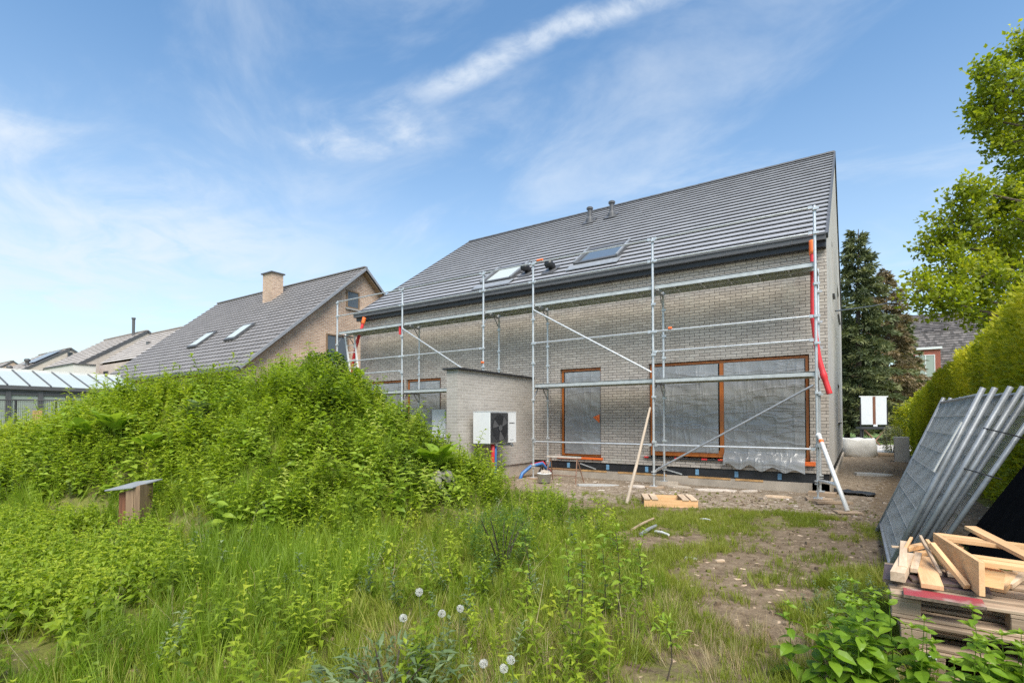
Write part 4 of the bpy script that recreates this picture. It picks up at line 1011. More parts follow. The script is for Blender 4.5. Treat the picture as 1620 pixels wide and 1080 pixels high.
flat_stone(1135, 776, .9, .35, .025, .5, 'largest pale broken slab in the mud under the big window')
flat_stone(1228, 786, .5, .25, .03, .3, 'pale broken slab near the right scaffold foot', 'palewood')
flat_stone(1185, 777, .45, .22, .02, 1., 'pale thin slab between the two larger slabs in the mud')
flat_stone(945, 768, .9, .28, .03, .6, 'long grey mortar slab below the narrow window', 'greyconcrete')
flat_stone(1013, 771, .6, .3, .03, .2, 'flat mortar piece beside the foot of the timber prop')
flat_stone(1075, 771, .5, .22, .04, .2, 'mortar lump behind the low pale pallet', 'concrete')
flat_stone(1385, 752, .95, .55, .05, .2, 'mossy concrete slab on the path beside the house', 'greyconcrete')
flat_stone(1092, 884, .14, .07, .02, .2, 'small white stone on the bare earth', 'alu', 'stone', 'stone')
flat_stone(1140, 888, .12, .06, .015, .8, 'small pale flake on the bare earth', 'palewood', 'stone', 'stone')

# ------------------------------------------------------------------ the lane beside the house
P = onZ(1358, 722); bgm = MB(); bx0, by0 = P[0], P[1]+.3
rings = [(.56, .0, .0), (.62, .12, .02), (.62, .4, .0), (.58, .66, .0), (.52, .73, .0), (.38, .69, .0)]
n = 24; o = 0
for (r, z, _) in rings:
    for k in range(n):
        t = 2*math.pi*k/n; q_ = (abs(math.cos(t))**5+abs(math.sin(t))**5)**(-1/5); rr = r*q_*(1+.04*math.sin(3*t+z*9)); bgm.v.append((bx0+rr*math.cos(t), by0+rr*.9*math.sin(t), z*1.0+.03*math.sin(5*t)*(z > .5)))
for i in range(len(rings)-1):
    for k in range(n): k2 = (k+1) % n; bgm.f.append((i*n+k, i*n+k2, (i+1)*n+k2, (i+1)*n+k))
bgm.f.append(tuple((len(rings)-1)*n+k for k in range(n)))
tag(obj('bulk_bag', bgm, M['bag'], None, True), 'white bulk bag of sand on the lane behind the house corner', 'bulk bag')
m = MB(); a = onZ(1382, 722); b = onZ(1402, 718); m.bar((a[0], a[1], .02), (a[0]-.25, a[1]+.3, .65), .2, .04); m2 = m; tag(obj('leaning_plank', m2, M['oldwoodz']), 'dark plank leaning on the right side of the white bulk bag', 'plank')
m = MB(); m.box(a[0]+.15, a[0]+1.15, a[1]+.5, a[1]+1.0, .0, .13); tag(obj('timber_block', m, M['oldwood'], None, bevel=.03), 'low stack of grey timber beside the white bulk bag', 'timber')
P = onZ(1428, 731); m = MB(); m.box(P[0]-.22, P[0]+.2, P[1], P[1]+.42, 0, .88); cb = tag(obj('concrete_block', m, M['greyconcrete'], None, bevel=.012), 'upright grey concrete block with hollow core near the hedge', 'concrete block')
m = MB(); m.box(P[0]-.223, P[0]-.2203, P[1]+.1, P[1]+.32, .1, .78); obj('hollow_core', m, M['black'], cb)
sgn = thing('notice_board', (1.45, 25.6, 0), 'two white panels in a dark frame on a trestle beside the lane', 'notice board')
a = at(1361, 627, 29.5); b = at(1403, 627, 29.5); u = (b-a); W_ = np.linalg.norm(u); u /= W_; zt, zb = a[2], at(1361, 672, 29.5)[2]
def sp(t, z, o=0.): return np.array([a[0]+u[0]*t*W_+FH[0]*o, a[1]+u[1]*t*W_+FH[1]*o, z])
for (t0, t1) in ((.02, .45), (.55, .98)):
    m = MB(); m.bar(sp(t0, (zt+zb)/2), sp(t1, (zt+zb)/2), .03, zt-zb-.05); obj('white_panel', m, M['whitepanel'], sgn)
m = MB(); m.bar(sp(.5, zb, -.03), sp(.5, zt, -.03), .14, .06, (0, 1, 0)); obj('centre_post', m, M['redwoodz'], sgn)
for t in (0, 1):
    m = MB(); m.bar(sp(t, zb-.1), sp(t, zt-.45), .07, .07, (0, 1, 0)); obj('frame_post', m, M['blackplastic'], sgn)
m = MB(); m.bar(sp(-.04, zt), sp(1.04, zt), .05, .05); obj('top_rail', m, M['alu'], sgn)
m = MB(); m.bar(sp(-.08, zb-.16), sp(1.08, zb-.16), .5, .14); obj('trestle_top', m, M['blackplastic'], sgn)
for t in (.0, .07, .88, .96):
    m = MB(); m.tube(sp(t, zb-.2), sp(t, 0), .05, 6); obj('leg', m, M['blackplastic'], sgn)
for (t0, t1) in ((.1, .68), (.88, .38)):
    m = MB(); m.tube(sp(t0, zb-.25, -.05), sp(t1, .05, -.05), .042, 6); obj('cross_brace', m, M['rust'], sgn)
m = MB(); p = sp(.5, zb-.05, -.1); m.box(p[0]-.1, p[0]+.1, p[1]-.1, p[1]+.1, p[2]-.05, p[2]+.08); tag(obj('white_cup', m, M['white'], None, bevel=.02), 'small white pot between the two white panels of the notice board', 'pot')

# red brick house beyond the trees
rh = thing('red_brick_house', (8.5, 52, 0), 'red brick house with a big dark mansard roof behind the hedge', 'house')
def q3(px, py, d): return at(px, py, d)
X0, X1, Y0 = 4.2, 14.5, 51.5
m = MB(); m.box(X0, X1, Y0, Y0+8, 0, 6.0); obj('wall', m, M['brick_red'], rh)
def mansard(nm, y0, z0, y1, z1, x0, x1): return tiled(nm, (x0, y0, z0), (1, 0, 0), x1-x0, (0, y1-y0, z1-z0), math.hypot(y1-y0, z1-z0), .28, .26, M['slate'], rh, thick=.04)
mansard('lower_roof', Y0-.3, 5.9, Y0+1.8, 10.2, X0-.3, X1); mansard('upper_roof', Y0+1.7, 10.1, Y0+4, 12.2, X0-.3, X1)
m = MB(); m.box(X0-.35, X1, Y0-.5, Y0-.25, 5.75, 5.95); obj('gutter', m, M['alu'], rh)
for (xa, xb) in ((5.0, 7.2), (9.4, 11.4)):
    m = MB(); m.box(xa, xb, Y0-.75, Y0+1.5, 3.2, 8.1); dm = obj('brick_dormer', m, M['brick_red'], rh)
    m = MB(); m.box(xa-.12, xb+.12, Y0-.9, Y0+1.8, 8.1, 8.3); obj('dormer_roof', m, M['alu'], dm)
    simple_window(rh, 'y', Y0-.75, xa+.35, xb-.4, 4.9, 7.6, 'alu', 'glass_green', mull=((xa+xb)/2,))
m = MB(); m.path([at(1322, 492, 12), at(1380, 484, 20), at(1432, 474, 30)], .018, 5); tag(obj('overhead_cable', m, M['blackplastic']), 'thin overhead cable crossing in front of the conifers', 'cable')

# ------------------------------------------------------------------ plant pieces (plain triangles)
def rotz(v, a): c, s = math.cos(a), math.sin(a); return np.stack([v[:, 0]*c-v[:, 1]*s, v[:, 0]*s+v[:, 1]*c, v[:, 2]], 1)
def roty(v, a): c, s = math.cos(a), math.sin(a); return np.stack([v[:, 0]*c-v[:, 2]*s, v[:, 1], v[:, 0]*s+v[:, 2]*c], 1)
def rotx(v, a): c, s = math.cos(a), math.sin(a); return np.stack([v[:, 0], v[:, 1]*c-v[:, 2]*s, v[:, 1]*s+v[:, 2]*c], 1)
LT5 = np.array([(0, 3, 1), (0, 2, 3), (1, 3, 4), (3, 2, 4)])
def leaf5(L, W, fold=.25, droop=.25, wp=.42):
    return np.array([(0, 0, 0), (wp*L, W/2, fold*W+.03*L), (wp*L, -W/2, fold*W+.03*L), (wp*L*1.05, 0, .06*L), (L, 0, -droop*L)]), LT5
def leaf9(L, W, fold=.25, droop=.3):
    v = [(0, 0, 0)]
    for (u, w_) in ((.22, .8), (.5, 1.), (.78, .58)):
        z = .22*u*L-droop*L*u*u*1.2
        v += [(u*L, w_*W/2, z+fold*W*w_*.5), (u*L, 0, z), (u*L, -w_*W/2, z+fold*W*w_*.5)]
    v.append((L, 0, .22*L-droop*L*1.25))
    t = [(0, 2, 1), (0, 3, 2)]
    for i in (1, 4): t += [(i, i+1, i+4), (i, i+4, i+3), (i+1, i+2, i+5), (i+1, i+5, i+4)]
    t += [(7, 8, 10), (8, 9, 10)]
    return np.array(v), np.array(t)
def blade(L, W, curve, n=3, tip=True):
    v = []; a = 0; x = z = 0.; 
    for i in range(n+1):
        u = i/n; w_ = W*(1-u**1.6)*(1 if i else .8)
        if i == n: v.append((x, 0, z))
        else: v += [(x, w_/2, z), (x, -w_/2, z)]
        a = curve*u; x += math.sin(a)*L/n; z += math.cos(a)*L/n
    t = []
    for i in range(n-1): t += [(2*i, 2*i+1, 2*i+3), (2*i, 2*i+3, 2*i+2)]
    t.append((2*n-2, 2*n-1, 2*n)); return np.array(v), np.array(t)
class PB:
    def __init__(s): s.V = []; s.T = []; s.c = []; s.n = 0
    def add(s, vt, az=0., el=0., roll=0., pos=(0, 0, 0), tint=0.):
        v, t = vt; v = rotx(v, roll) if roll else v; v = roty(v, el); v = rotz(v, az)+np.array(pos)
        s.V.append(v); s.T.append(t+s.n); s.c.append(np.full(len(v), tint)); s.n += len(v); return s
    def stem(s, pts, r, tint=0.):
        m = MB(); m.path(pts, r, 3, False); v = np.array(m.v); t = []
        for f in m.f: t += [(f[0], f[1], f[2]), (f[0], f[2], f[3])]
        s.V.append(v); s.T.append(np.array(t)+s.n); s.c.append(np.full(len(v), tint)); s.n += len(v); return s
    def get(s): return np.concatenate(s.V), np.concatenate(s.T), np.concatenate(s.c)
rr = np.random.default_rng(3); U_ = rr.uniform
def t_nettle(h=.5, big=1., n=8, stem=True, leaf=leaf5):
    p = PB(); lx, ly = U_(-.1, .1, 2)*h
    f = lambda u: (lx*u*u, ly*u*u, h*u)
    if stem: p.stem([f(0), f(.5), f(1)], [.004, .003, .0015], -.1)
    for i in range(n):
        u = .18+.82*i/(n-1); az = i*1.57+U_(-.3, .3); L = big*(.098*(1-.62*max(0, u-.35)/.65))*U_(.85, 1.15)
        for k in (0, math.pi): p.add(leaf(L, L*.56, .18, .28), az+k+U_(-.5, .5), U_(-.45, .5)+.5*max(0, u-.7), U_(-.5, .5), f(u), U_(-.1, .1)+.25*(u-.5))
    for k in range(4): p.add(leaf5(.03*big, .014*big, .2, .1), k*1.57, .7, 0, f(1), .25)
    return p.get()
def t_herb(h=.5, n=26, L0=.098, W=.030):
    p = PB(); lx, ly = U_(-.15, .15, 2)*h; f = lambda u: (lx*u*u, ly*u*u, h*u)
    p.stem([f(0), f(.5), f(1)], [.004, .003, .0015], -.15)
    for i in range(n):
        u = .12+.88*i/(n-1); L = L0*U_(.75, 1.2)*(1.05-.45*max(0, u-.5)*2)
        p.add(leaf5(L, W*U_(.8, 1.3), .2, U_(.1, .45), .45), i*2.4+U_(-.3, .3), U_(.1, .7)+.4*max(0, u-.8)*5*.4, U_(-.4, .4), f(u), U_(-.12, .12)+.35*(u-.5))
    return p.get()
def t_tuft(h=.4, n=14, spread=.035, w_=.0088, bend=1.1):
    p = PB()
    for i in range(n):
        az = U_(0, 6.28); r = spread*math.sqrt(U_(0, 1)); hh = h*U_(.55, 1.1)
        p.add(blade(hh, w_*U_(.7, 1.2), U_(.2, bend), 3), az, 0, 0, (r*math.cos(az), r*math.sin(az), 0), U_(-.15, .15))
    return p.get()
def t_fine(h=.4, n=46):
    p = PB(); f = lambda u: (0, 0, h*u); p.stem([f(0), f(1)], [.003, .001], 0)
    for i in range(n):
        u = .1+.9*i/n; az = i*2.4; L = .07*(1.2-u)
        p.add(leaf5(L, .007, .1, .2), az, U_(.2, .9), 0, f(u), U_(-.15, .15))
    return p.get()
def t_dock(n=7, L=.32, W=.12):
    p = PB()
    for i in range(n):
        az = i*6.28/n+U_(-.3, .3); l = L*U_(.7, 1.15)
        p.stem([(0, 0, 0), (math.cos(az)*.05, math.sin(az)*.05, .10)], [.006, .004], -.1)
        p.add(leaf9(l, W*U_(.8, 1.2), .3, U_(.15, .5)), az, U_(.35, 1.0), U_(-.4, .4), (math.cos(az)*.05, math.sin(az)*.05, .10), U_(-.15, .2))
    return p.get()
def t_straw(h=.5, n=5):
    p = PB()
    for i in range(n):
        az = U_(0, 6.28); a = U_(.1, 1.2); L = h*U_(.5, 1.1)
        p.add(blade(L, .004, U_(.2, .9), 2), az, -a*.6+.0, 0, (U_(-.05, .05), U_(-.05, .05), 0), U_(-.2, .2))
    return p.get()
def scatter(name, temps, pos, scale, tint, mat, tilt=.18, kind='stuff', parent=None, cat=None, label=None):
    Vs, Ts, Cs = [], [], []; n0 = 0; N = len(pos); pick = rr.integers(0, len(temps), N)
    az = U_(0, 6.28, N); tx, ty = rr.normal(0, tilt, N), rr.normal(0, tilt, N)
    for k, (v, t, c) in enumerate(temps):
        ix = np.where(pick == k)[0]
        if len(ix) == 0: continue
        ca, sa = np.cos(az[ix])[:, None], np.sin(az[ix])[:, None]; s = scale[ix][:, None]
        x = (v[None, :, 0]*ca-v[None, :, 1]*sa)*s; y = (v[None, :, 0]*sa+v[None, :, 1]*ca)*s; z = v[None, :, 2]*s
        X = x+z*tx[ix][:, None]; Y = y+z*ty[ix][:, None]; Z = z-.3*np.abs(z)*(tx[ix][:, None]**2+ty[ix][:, None]**2)
        P = np.stack([X, Y, Z], -1)+pos[ix][:, None, :]
        Vs.append(P.reshape(-1, 3)); m = len(ix)
        Ts.append((t[None]+(np.arange(m)*len(v))[:, None, None]).reshape(-1, 3)+n0); n0 += m*len(v)
        Cs.append((tint[ix][:, None]+c[None]).ravel())
    o = np_mesh(name, np.concatenate(Vs), np.concatenate(Ts), M[mat], np.concatenate(Cs), parent)
    if parent is None and kind: o['kind'] = kind
    return o

# ------------------------------------------------------------------ where ground plants can stand
def cands(n_per_m2, d0=2.0, d1=13., a_lo=-14., a_hi=1.6, wide=1.22):
    n = int(n_per_m2*(d1-d0)*(a_hi-a_lo)); a = U_(a_lo, a_hi, n); d = U_(d0, d1, n)
    k = (np.abs(a) < wide*d+.4); a, d = a[k], d[k]; x, y = xy_ad(a, d); z = ground(x, y)
    return np.stack([x, y, z], 1), a, d
def clear(P, a, d):
    x, y = P[:, 0], P[:, 1]
    k = ~((x > -14.2) & (y > -.9)) & ~((x > -7.3) & (x < -6.5) & (y > -2.5))
    da, dd_ = ad(bx_, by_); k &= ~((np.abs(a-da) < .30) & (d > dd_-1.15) & (d < dd_+.25))
    k &= ~((a < -3.2) & (d > 12.4))
    return k
def ell(P, px, py, rx_, ry_):
    u, v, _ = proj(P); return ((u-px)/rx_)**2+((v-py)/ry_)**2 < 1
nz = lambda P, s, k: fbm(P[:, 0]*s, P[:, 1]*s, k)
def inweeds(P, j=.35):
    q = P[:, :2]+np.stack([nz(P, 1.7, 50)-.5, nz(P, 1.7, 60)-.5], 1)*j*2
    return inpoly(q[:, 0], q[:, 1], WEEDS)
def bare(P): return ell(P, 130, 806, 62, 13) | ell(P, 300, 836, 40, 20) | ell(P, 30, 1050, 75, 38) | ell(P, 215, 985, 48, 20) | ell(P, 830, 770, 40, 16)
NET = [(-9.6, -9.3), (-7.9, -8.2), (-7.0, -8.15), (-5.6, -8.35), (-4.6, -8.75), (-3.9, -9.35), (-3.3, -10.1), (-3.6, -10.9), (-12, -11.5)]
T_N = [t_nettle(U_(.38, .5), 1., 8) for _ in range(6)]
T_NS = [t_nettle(U_(.28, .36), 1.0, 6) for _ in range(6)]
T_H = [t_herb(U_(.40, .55), int(U_(22, 30))) for _ in range(7)]
T_G = [t_tuft(U_(.34, .5)) for _ in range(8)]
T_GS = [t_tuft(U_(.06, .10), 12, .04, .004, 1.4) for _ in range(6)]
T_F = [t_fine(U_(.3, .45)) for _ in range(4)]
T_S = [t_straw() for _ in range(5)]
T_D = [t_dock() for _ in range(4)]
def sel(P, a, d, k): return P[k], a[k], d[k]
def chips(name, n, box, size, mat, lim=None, flat=.35):
    x = U_(box[0], box[1], n); y = U_(box[2], box[3], n)
    if lim is not None: q = lim(np.stack([x, y, x*0], 1)); x, y = x[q], y[q]
    n = len(x); z = ground(x, y); s = size*np.exp(np.clip(rr.normal(0, .5, n), -1, .8)); az = U_(0, 6.28, n)
    v = np.array([(-1, -.5, 0), (1, -.55, 0), (.8, .5, 0), (-.9, .45, 0), (-.7, -.35, flat), (.75, -.4, flat*1.1), (.55, .35, flat*.8), (-.6, .3, flat)])
    t = np.array([(4, 5, 6), (4, 6, 7), (0, 1, 5), (0, 5, 4), (1, 2, 6), (1, 6, 5), (2, 3, 7), (2, 7, 6), (3, 0, 4), (3, 4, 7)])
    jit = 1+U_(-.3, .3, (n, 8, 3)); q = v[None]*jit*s[:, None, None]; ca, sa = np.cos(az)[:, None], np.sin(az)[:, None]
    W = np.stack([q[:, :, 0]*ca-q[:, :, 1]*sa+x[:, None], q[:, :, 0]*sa+q[:, :, 1]*ca+y[:, None], q[:, :, 2]+z[:, None]-.002], -1)
    o = np_mesh(name, W.reshape(-1, 3), (t[None]+(np.arange(n)*8)[:, None, None]).reshape(-1, 3), M[mat], np.repeat(U_(0, 1, n), 8)); o['kind'] = 'stuff'; return o
# mound weeds: leafy stems
P, a, d = cands(185); hg = P[:, 2]
k = clear(P, a, d) & inweeds(P) & (hg+.5*(nz(P, 1.1, 400)-.5) > .10) & (d > 4.2) & ~bare(P)
m_ = nz(P, .9, 5); cl = nz(P, 2.4, 15); k &= U_(0, 1, len(P)) < np.clip((cl-.32)*5.5, .10, 1)*(.25+.75*np.clip((hg-.05)/.8, 0, 1))
P1, a1, d1 = sel(P, a, d, k); m1 = nz(P1, .9, 5)
nt_ = U_(0, 1, len(P1)) < np.where((nz(P1, .55, 77) > .5) | ((a1 > -2.9) & (P1[:, 2] > .45)), .68, .12)
scatter('weeds', T_H, P1[~nt_], U_(.7, 1.1, (~nt_).sum())*(.45+1.15*nz(P1[~nt_], 2.4, 15))*np.where(U_(0, 1, (~nt_).sum()) < .1, 1.4, 1.), .40+.7*(nz(P1[~nt_], .5, 8)-.5)+U_(-.15, .15, (~nt_).sum()), 'weed')
dk = nz(P1, .75, 500)+.25*(nz(P1, 3., 510)-.5)
for sel_, mt_ in ((nt_ & (dk < .50), 'nettle'), (nt_ & (dk >= .50), 'weed_dark')):
    scatter('nettles', T_N, P1[sel_], U_(.65, 1.0, sel_.sum())*(.5+1.1*nz(P1[sel_], 2.4, 15)), .48+.7*(nz(P1[sel_], .6, 18)-.5)+U_(-.15, .15, sel_.sum()), mt_)
P, a, d = cands(22); k = clear(P, a, d) & inweeds(P) & (P[:, 2] > .1) & ~bare(P) & (nz(P, 1.0, 610) > .52); P2, a2, d2 = sel(P, a, d, k)
scatter('pale_weeds', T_F+T_H, P2, U_(.7, 1.25, len(P2)), .5+U_(-.3, .3, len(P2)), 'weed_pale', .25)
T_B = [t_nettle(U_(.36, .5), 1.5, 7, True, leaf9) for _ in range(5)]
P, a, d = cands(34); k = clear(P, a, d) & inweeds(P) & (P[:, 2] > .12) & ~bare(P) & (nz(P, 1.6, 215) > .42)
P2, a2, d2 = sel(P, a, d, k); scatter('broad_weeds', T_B, P2, U_(.8, 1.25, len(P2)), .62+U_(-.25, .3, len(P2)), 'dock')
# foreground nettle carpet
P, a, d = cands(150, 2.0, 8.5); k = clear(P, a, d) & inpoly(P[:, 0], P[:, 1], NET) & ~bare(P); P1, a1, d1 = sel(P, a, d, k)
scatter('nettles', T_NS, P1, U_(.7, 1.15, len(P1)), .50+.6*(nz(P1, .8, 19)-.5)+U_(-.18, .18, len(P1)), 'nettle')
# long grass
P, a, d = cands(230, 2.0, 12.5)
k = clear(P, a, d) & inweeds(P) & ~bare(P)
inn = inpoly(P[:, 0], P[:, 1], NET)
dens = np.where(P[:, 2] > .30, .12+.75*(nz(P, 1.3, 131) > .52)*np.clip(1.5-P[:, 2]*.6, .3, 1), 1.)*np.where(inn, .05, 1.)*(.35+1.1*(nz(P, .8, 31) > .40))
dens = np.where(ell(P, 700, 800, 60, 70) | ell(P, 300, 720, 170, 40) & (nz(P, 1.5, 3) > .5), 1., dens)
k &= U_(0, 1, len(P)) < dens
P1, a1, d1 = sel(P, a, d, k)
big = U_(.5, 1.15, len(P1))*np.where(a1 > -1.3, .50, 1.)*np.where(d1 < 4.2, .8, 1.)*np.clip(.75+.7*(nz(P1, .7, 41)-.35), .55, 1.25)
scatter('long_grass', T_G, P1, big, .45+.8*(nz(P1, .6, 9)-.5)+U_(-.15, .15, len(P1)), 'grass', .22)
P, a, d = cands(170, 2.0, 7.0); k = clear(P, a, d) & inweeds(P) & (P[:, 2] < .5) & (~bare(P) | (U_(0, 1, len(P)) < .15))
P1, a1, d1 = sel(P, a, d, k); scatter('short_grass', T_GS, P1, U_(1., 2.4, len(P1)), .35+U_(-.3, .4, len(P1)), 'grass_yellow', .4)
chips('leaf_litter', 2600, (-9.5, -.2, -10.5, -4.), .016, 'deadleaf', lambda q: inweeds(q), .25)
# herbs between the grass
P, a, d = cands(30, 2.0, 9.); k = clear(P, a, d) & inweeds(P) & (P[:, 2] < .4) & ~bare(P) & ~inpoly(P[:, 0], P[:, 1], NET) & (nz(P, 1.1, 88) > .42)
P1, a1, d1 = sel(P, a, d, k); scatter('weeds', T_H+T_F, P1, U_(.5, .95, len(P1)), .35+U_(-.25, .3, len(P1)), 'weed')
P, a, d = cands(11, 2.0, 7.); k = clear(P, a, d) & inweeds(P) & (P[:, 2] < .25) & (nz(P, 1.2, 98) > .48)
P1, a1, d1 = sel(P, a, d, k); scatter('weeds', T_NS, P1, U_(.5, 1.0, len(P1)), .7+U_(-.25, .3, len(P1)), 'nettle')
P, a, d = cands(9, 2.2, 9.); k = clear(P, a, d) & inweeds(P) & (P[:, 2] < .9) & (nz(P, .9, 108) > .52) & ~inpoly(P[:, 0], P[:, 1], NET)
P1, a1, d1 = sel(P, a, d, k); scatter('grey_weeds', T_H+T_F, P1, U_(.4, .75, len(P1)), .5+U_(-.3, .3, len(P1)), 'bluegreen')
# dry stalks
P, a, d = cands(26, 2.2, 12.); k = clear(P, a, d) & inweeds(P, .5)
wgt = np.where((a > -2.2) & (a < .4) & (d > 7), .9, .16)+.5*((P[:, 2] > 1.5) & (nz(P, 1.2, 700) > .55))+np.where(bare(P), .9, 0)+.25*(ell(P, 640, 880, 70, 60)); k &= U_(0, 1, len(P)) < wgt
P1, a1, d1 = sel(P, a, d, k); scatter('dry_stalks', T_S, P1, U_(.5, 1.1, len(P1)), .5+U_(-.4, .4, len(P1)), 'straw', .5)
# short grass on the yard
P, a, d = cands(760, 2.0, 10.5, -3.5, 5.2, 1.1); inp = np.zeros(len(P), bool)
for poly in PATCH:
    q = P[:, :2]+np.stack([nz(P, 2.2, 50)-.5, nz(P, 2.2, 60)-.5], 1)*.9; inp |= inpoly(q[:, 0], q[:, 1], poly)
edge = ~inweeds(P) & (P[:, 0] < 2.0) & (P[:, 1] < -1.5)
k = edge & (U_(0, 1, len(P)) < np.where(inp, np.clip((nz(P, 2.6, 66)-.30)*5, .0, .95), np.clip((nz(P, 2.6, 66)-.50)*3., .0, .7)))
P1, a1, d1 = sel(P, a, d, k)
sc_ = U_(.6, 1.5, len(P1))*np.where((P1[:, 0] > .3) & (P1[:, 1] < -4.4), 1.25, 1.)
sc_ = sc_*np.where((P1[:, 1] > -4.6), .8, 1.)
scatter('short_grass', T_GS, P1, sc_, .35+.9*(nz(P1, 1.3, 71)-.5)+U_(-.2, .2, len(P1)), 'grass_yellow', .3)
P, a, d = cands(60, 2.2, 7.5, -1., 4.0); k = inpoly(P[:, 0], P[:, 1], PATCH[1]) & (nz(P, 1.5, 12) > .38)
P1, a1, d1 = sel(P, a, d, k); scatter('long_grass', T_G, P1, U_(.22, .42, len(P1)), .5+U_(-.2, .2, len(P1)), 'grass', .3)
P, a, d = cands(90, 2.4, 6, 0, 4.0); k = ell(P, 1350, 985, 75, 38); P1, a1, d1 = sel(P, a, d, k)
scatter('grey_weeds', T_F+T_H, P1, U_(.25, .5, len(P1)), .5+U_(-.3, .3, len(P1)), 'bluegreen', .4)
P, a, d = cands(150, 2.2, 5.0, -1.4, 2.6); k = (inpoly(P[:, 0], P[:, 1], PATCH[2]) | (a > -.9) & (d < 3.6)) & (nz(P, 2.1, 301) > .42) & (P[:, 0] < .75)
P1, a1, d1 = sel(P, a, d, k); scatter('dry_grass', [t_tuft(U_(.10, .2), 14, .05, .003, 1.5) for _ in range(6)], P1, U_(.6, 1.2, len(P1)), .45+U_(-.3, .35, len(P1)), 'straw', .3)
# loose litter, chips and stones on the bare ground
notw = lambda P: ~inweeds(P)
chips('wood_chips', 1500, (-3.2, 1.6, -8.5, -1.0), .012, 'oldwood', notw, .2)
chips('wood_chips', 380, (-3.2, 1.6, -8.5, -1.0), .018, 'palewood', notw, .15)
chips('gravel', 3000, (-6.4, 2.2, -2.2, .98), .010, 'gravelm', notw, .7)
chips('gravel', 130, (-6.4, 1.0, -1.7, .9), .032, 'gravelm', notw, .35)
chips('gravel', 90, (-6.0, .6, -1.3, .8), .03, 'rubble', notw, .2)
chips('gravel', 1500, (.25, 2.5, .5, 22), .016, 'gravelm', None, .6)
chips('soil_clods', 2600, (-3.2, 2.0, -8.5, -.2), .014, 'soil', notw, .9)

# ------------------------------------------------------------------ single plants one can point at
def plant(name, P, label, cat, pieces, group=None):
    r = thing(name, P, label, cat, group)
    for (nm, (v, t, c), mat) in pieces: np_mesh(nm, v+np.array(P), t, M[mat], c+.5, r)
    return r
def merge(lst):
    V, T, Cc, n = [], [], [], 0
    for (v, t, c), off, s in lst:
        V.append(v*s+np.array(off)); T.append(t+n); Cc.append(c); n += len(v)
    return np.concatenate(V), np.concatenate(T), np.concatenate(Cc)
gpt = lambda x, y: np.array([x, y, float(ground(x, y))])
# dandelion clocks
heads = [(663, 936, 2.80), (638, 977, 2.75), (699, 970, 2.85), (728, 962, 2.95), (765, 1049, 2.55), (797, 1057, 2.5), (808, 1043, 2.5)]
dl = ['tallest white dandelion clock on a long stalk, standing above the other heads', 'white dandelion clock lowest on the left, beside the tallest one', 'white dandelion clock in the middle of the upper row', 'white dandelion clock at the right end of the upper row, flattened head',
      'white dandelion clock left of the close pair at the bottom', 'lower white dandelion clock of the close pair at the bottom', 'upper white dandelion clock of the close pair at the bottom']
for (px, py, dd), lb in zip(heads, dl):
    H = at(px, py, dd); bs = np.array([H[0]+U_(-.04, .04), H[1]+U_(-.04, .04), float(ground(H[0], H[1]))])
    r = thing('dandelion', bs, lb, 'dandelion', 'dandelion clocks in the grass')
    m = MB(); m.path([bs, (bs+H)/2+[U_(-.015, .015), 0, 0], H-[0, 0, .005]], [.003, .0026, .002], 6); obj('stalk', m, M['stem'], r)
    p = PB(); n = 100
    for i in range(n):
        if U_(0, 1) < .22: continue
        z = 1-2*(i+.5)/n; az = i*2.39996; el = math.asin(z); R0 = .017*U_(.85, 1.08)
        p.add((np.array([(.003, 0, 0), (R0, .0004, 0), (R0, -.0004, 0)]), np.array([(0, 1, 2)])), az, el)
        for q in range(3): p.add((np.array([(R0, 0, 0), (R0+.004, .0058, .001), (R0+.004, .0024, .0036)]), np.array([(0, 1, 2)])), az, el, q*2.09)
    v, t, c = p.get(); np_mesh('seed_head', v+H, t, M['fluff'], None, r)
    m = MB(); m.lathe(H-[0, 0, .004], [(.002, -.002), (.0045, 0), (.0045, .006), (.002, .008)], 8); obj('seed_core', m, M['darkstem'], r)
# saplings
def sapling(label, base_px, top_px, n, L, mat='dock', W=.5, lean=0., dens0=.35, clus=1):
    b = onZ(*base_px); b[2] = float(ground(b[0], b[1])); d_ = (b-C)@FW
    tp = at(top_px[0], top_px[1], d_)
    p = PB(); q = PB(); f = lambda u: b*(1-u)+tp*u+np.array([.02*math.sin(u*4), .02*math.sin(u*3), 0])
    q.stem([f(0)-b, f(.35)-b, f(.7)-b, f(1.)-b], [.0055, .0045, .0035, .002])
    for i in range(n):
        u = dens0+(1-dens0)*i/(n-1); c = f(u)-b
        if i % 3 == 0 and u < .9:
            az = U_(0, 6.28); e = c+np.array([math.cos(az)*.09, math.sin(az)*.09, .05]); q.stem([c, e], [.0022, .0012])
            for k in range(5): p.add(leaf9(L*U_(.6, 1.), L*W*U_(.7, 1.), .25, U_(.15, .5)), az+U_(-1.2, 1.2), U_(-.1, .7), U_(-.5, .5), c+(e-c)*U_(.4, 1), U_(-.35, .35))
        p.add(leaf9(L*U_(.7, 1.1), L*W*U_(.8, 1.1), .25, U_(.15, .5)), i*2.4, U_(.0, .6), U_(-.4, .4), c, U_(-.35, .35))
    for k in range(4): p.add(leaf9(L*.8, L*W*.7, .3, .1), k*1.6, 1.0, 0, tp-b, .35)
    plant('sapling', b, label, 'sapling', [('leaves', p.get(), mat), ('stem', q.get(), 'darkstem')], 'young saplings by the yard')
sapling('young sapling with a long bare dark stem, standing nearest to the camera in its cluster', (909, 1034), (923, 868), 14, .075, dens0=.45)
sapling('tallest young sapling of the cluster, leafy nearly to the ground, by the bare yard', (975, 990), (977, 840), 22, .078, dens0=.2)
sapling('young sapling in the middle of the cluster between the two stems', (950, 985), (956, 868), 18, .075, dens0=.2)
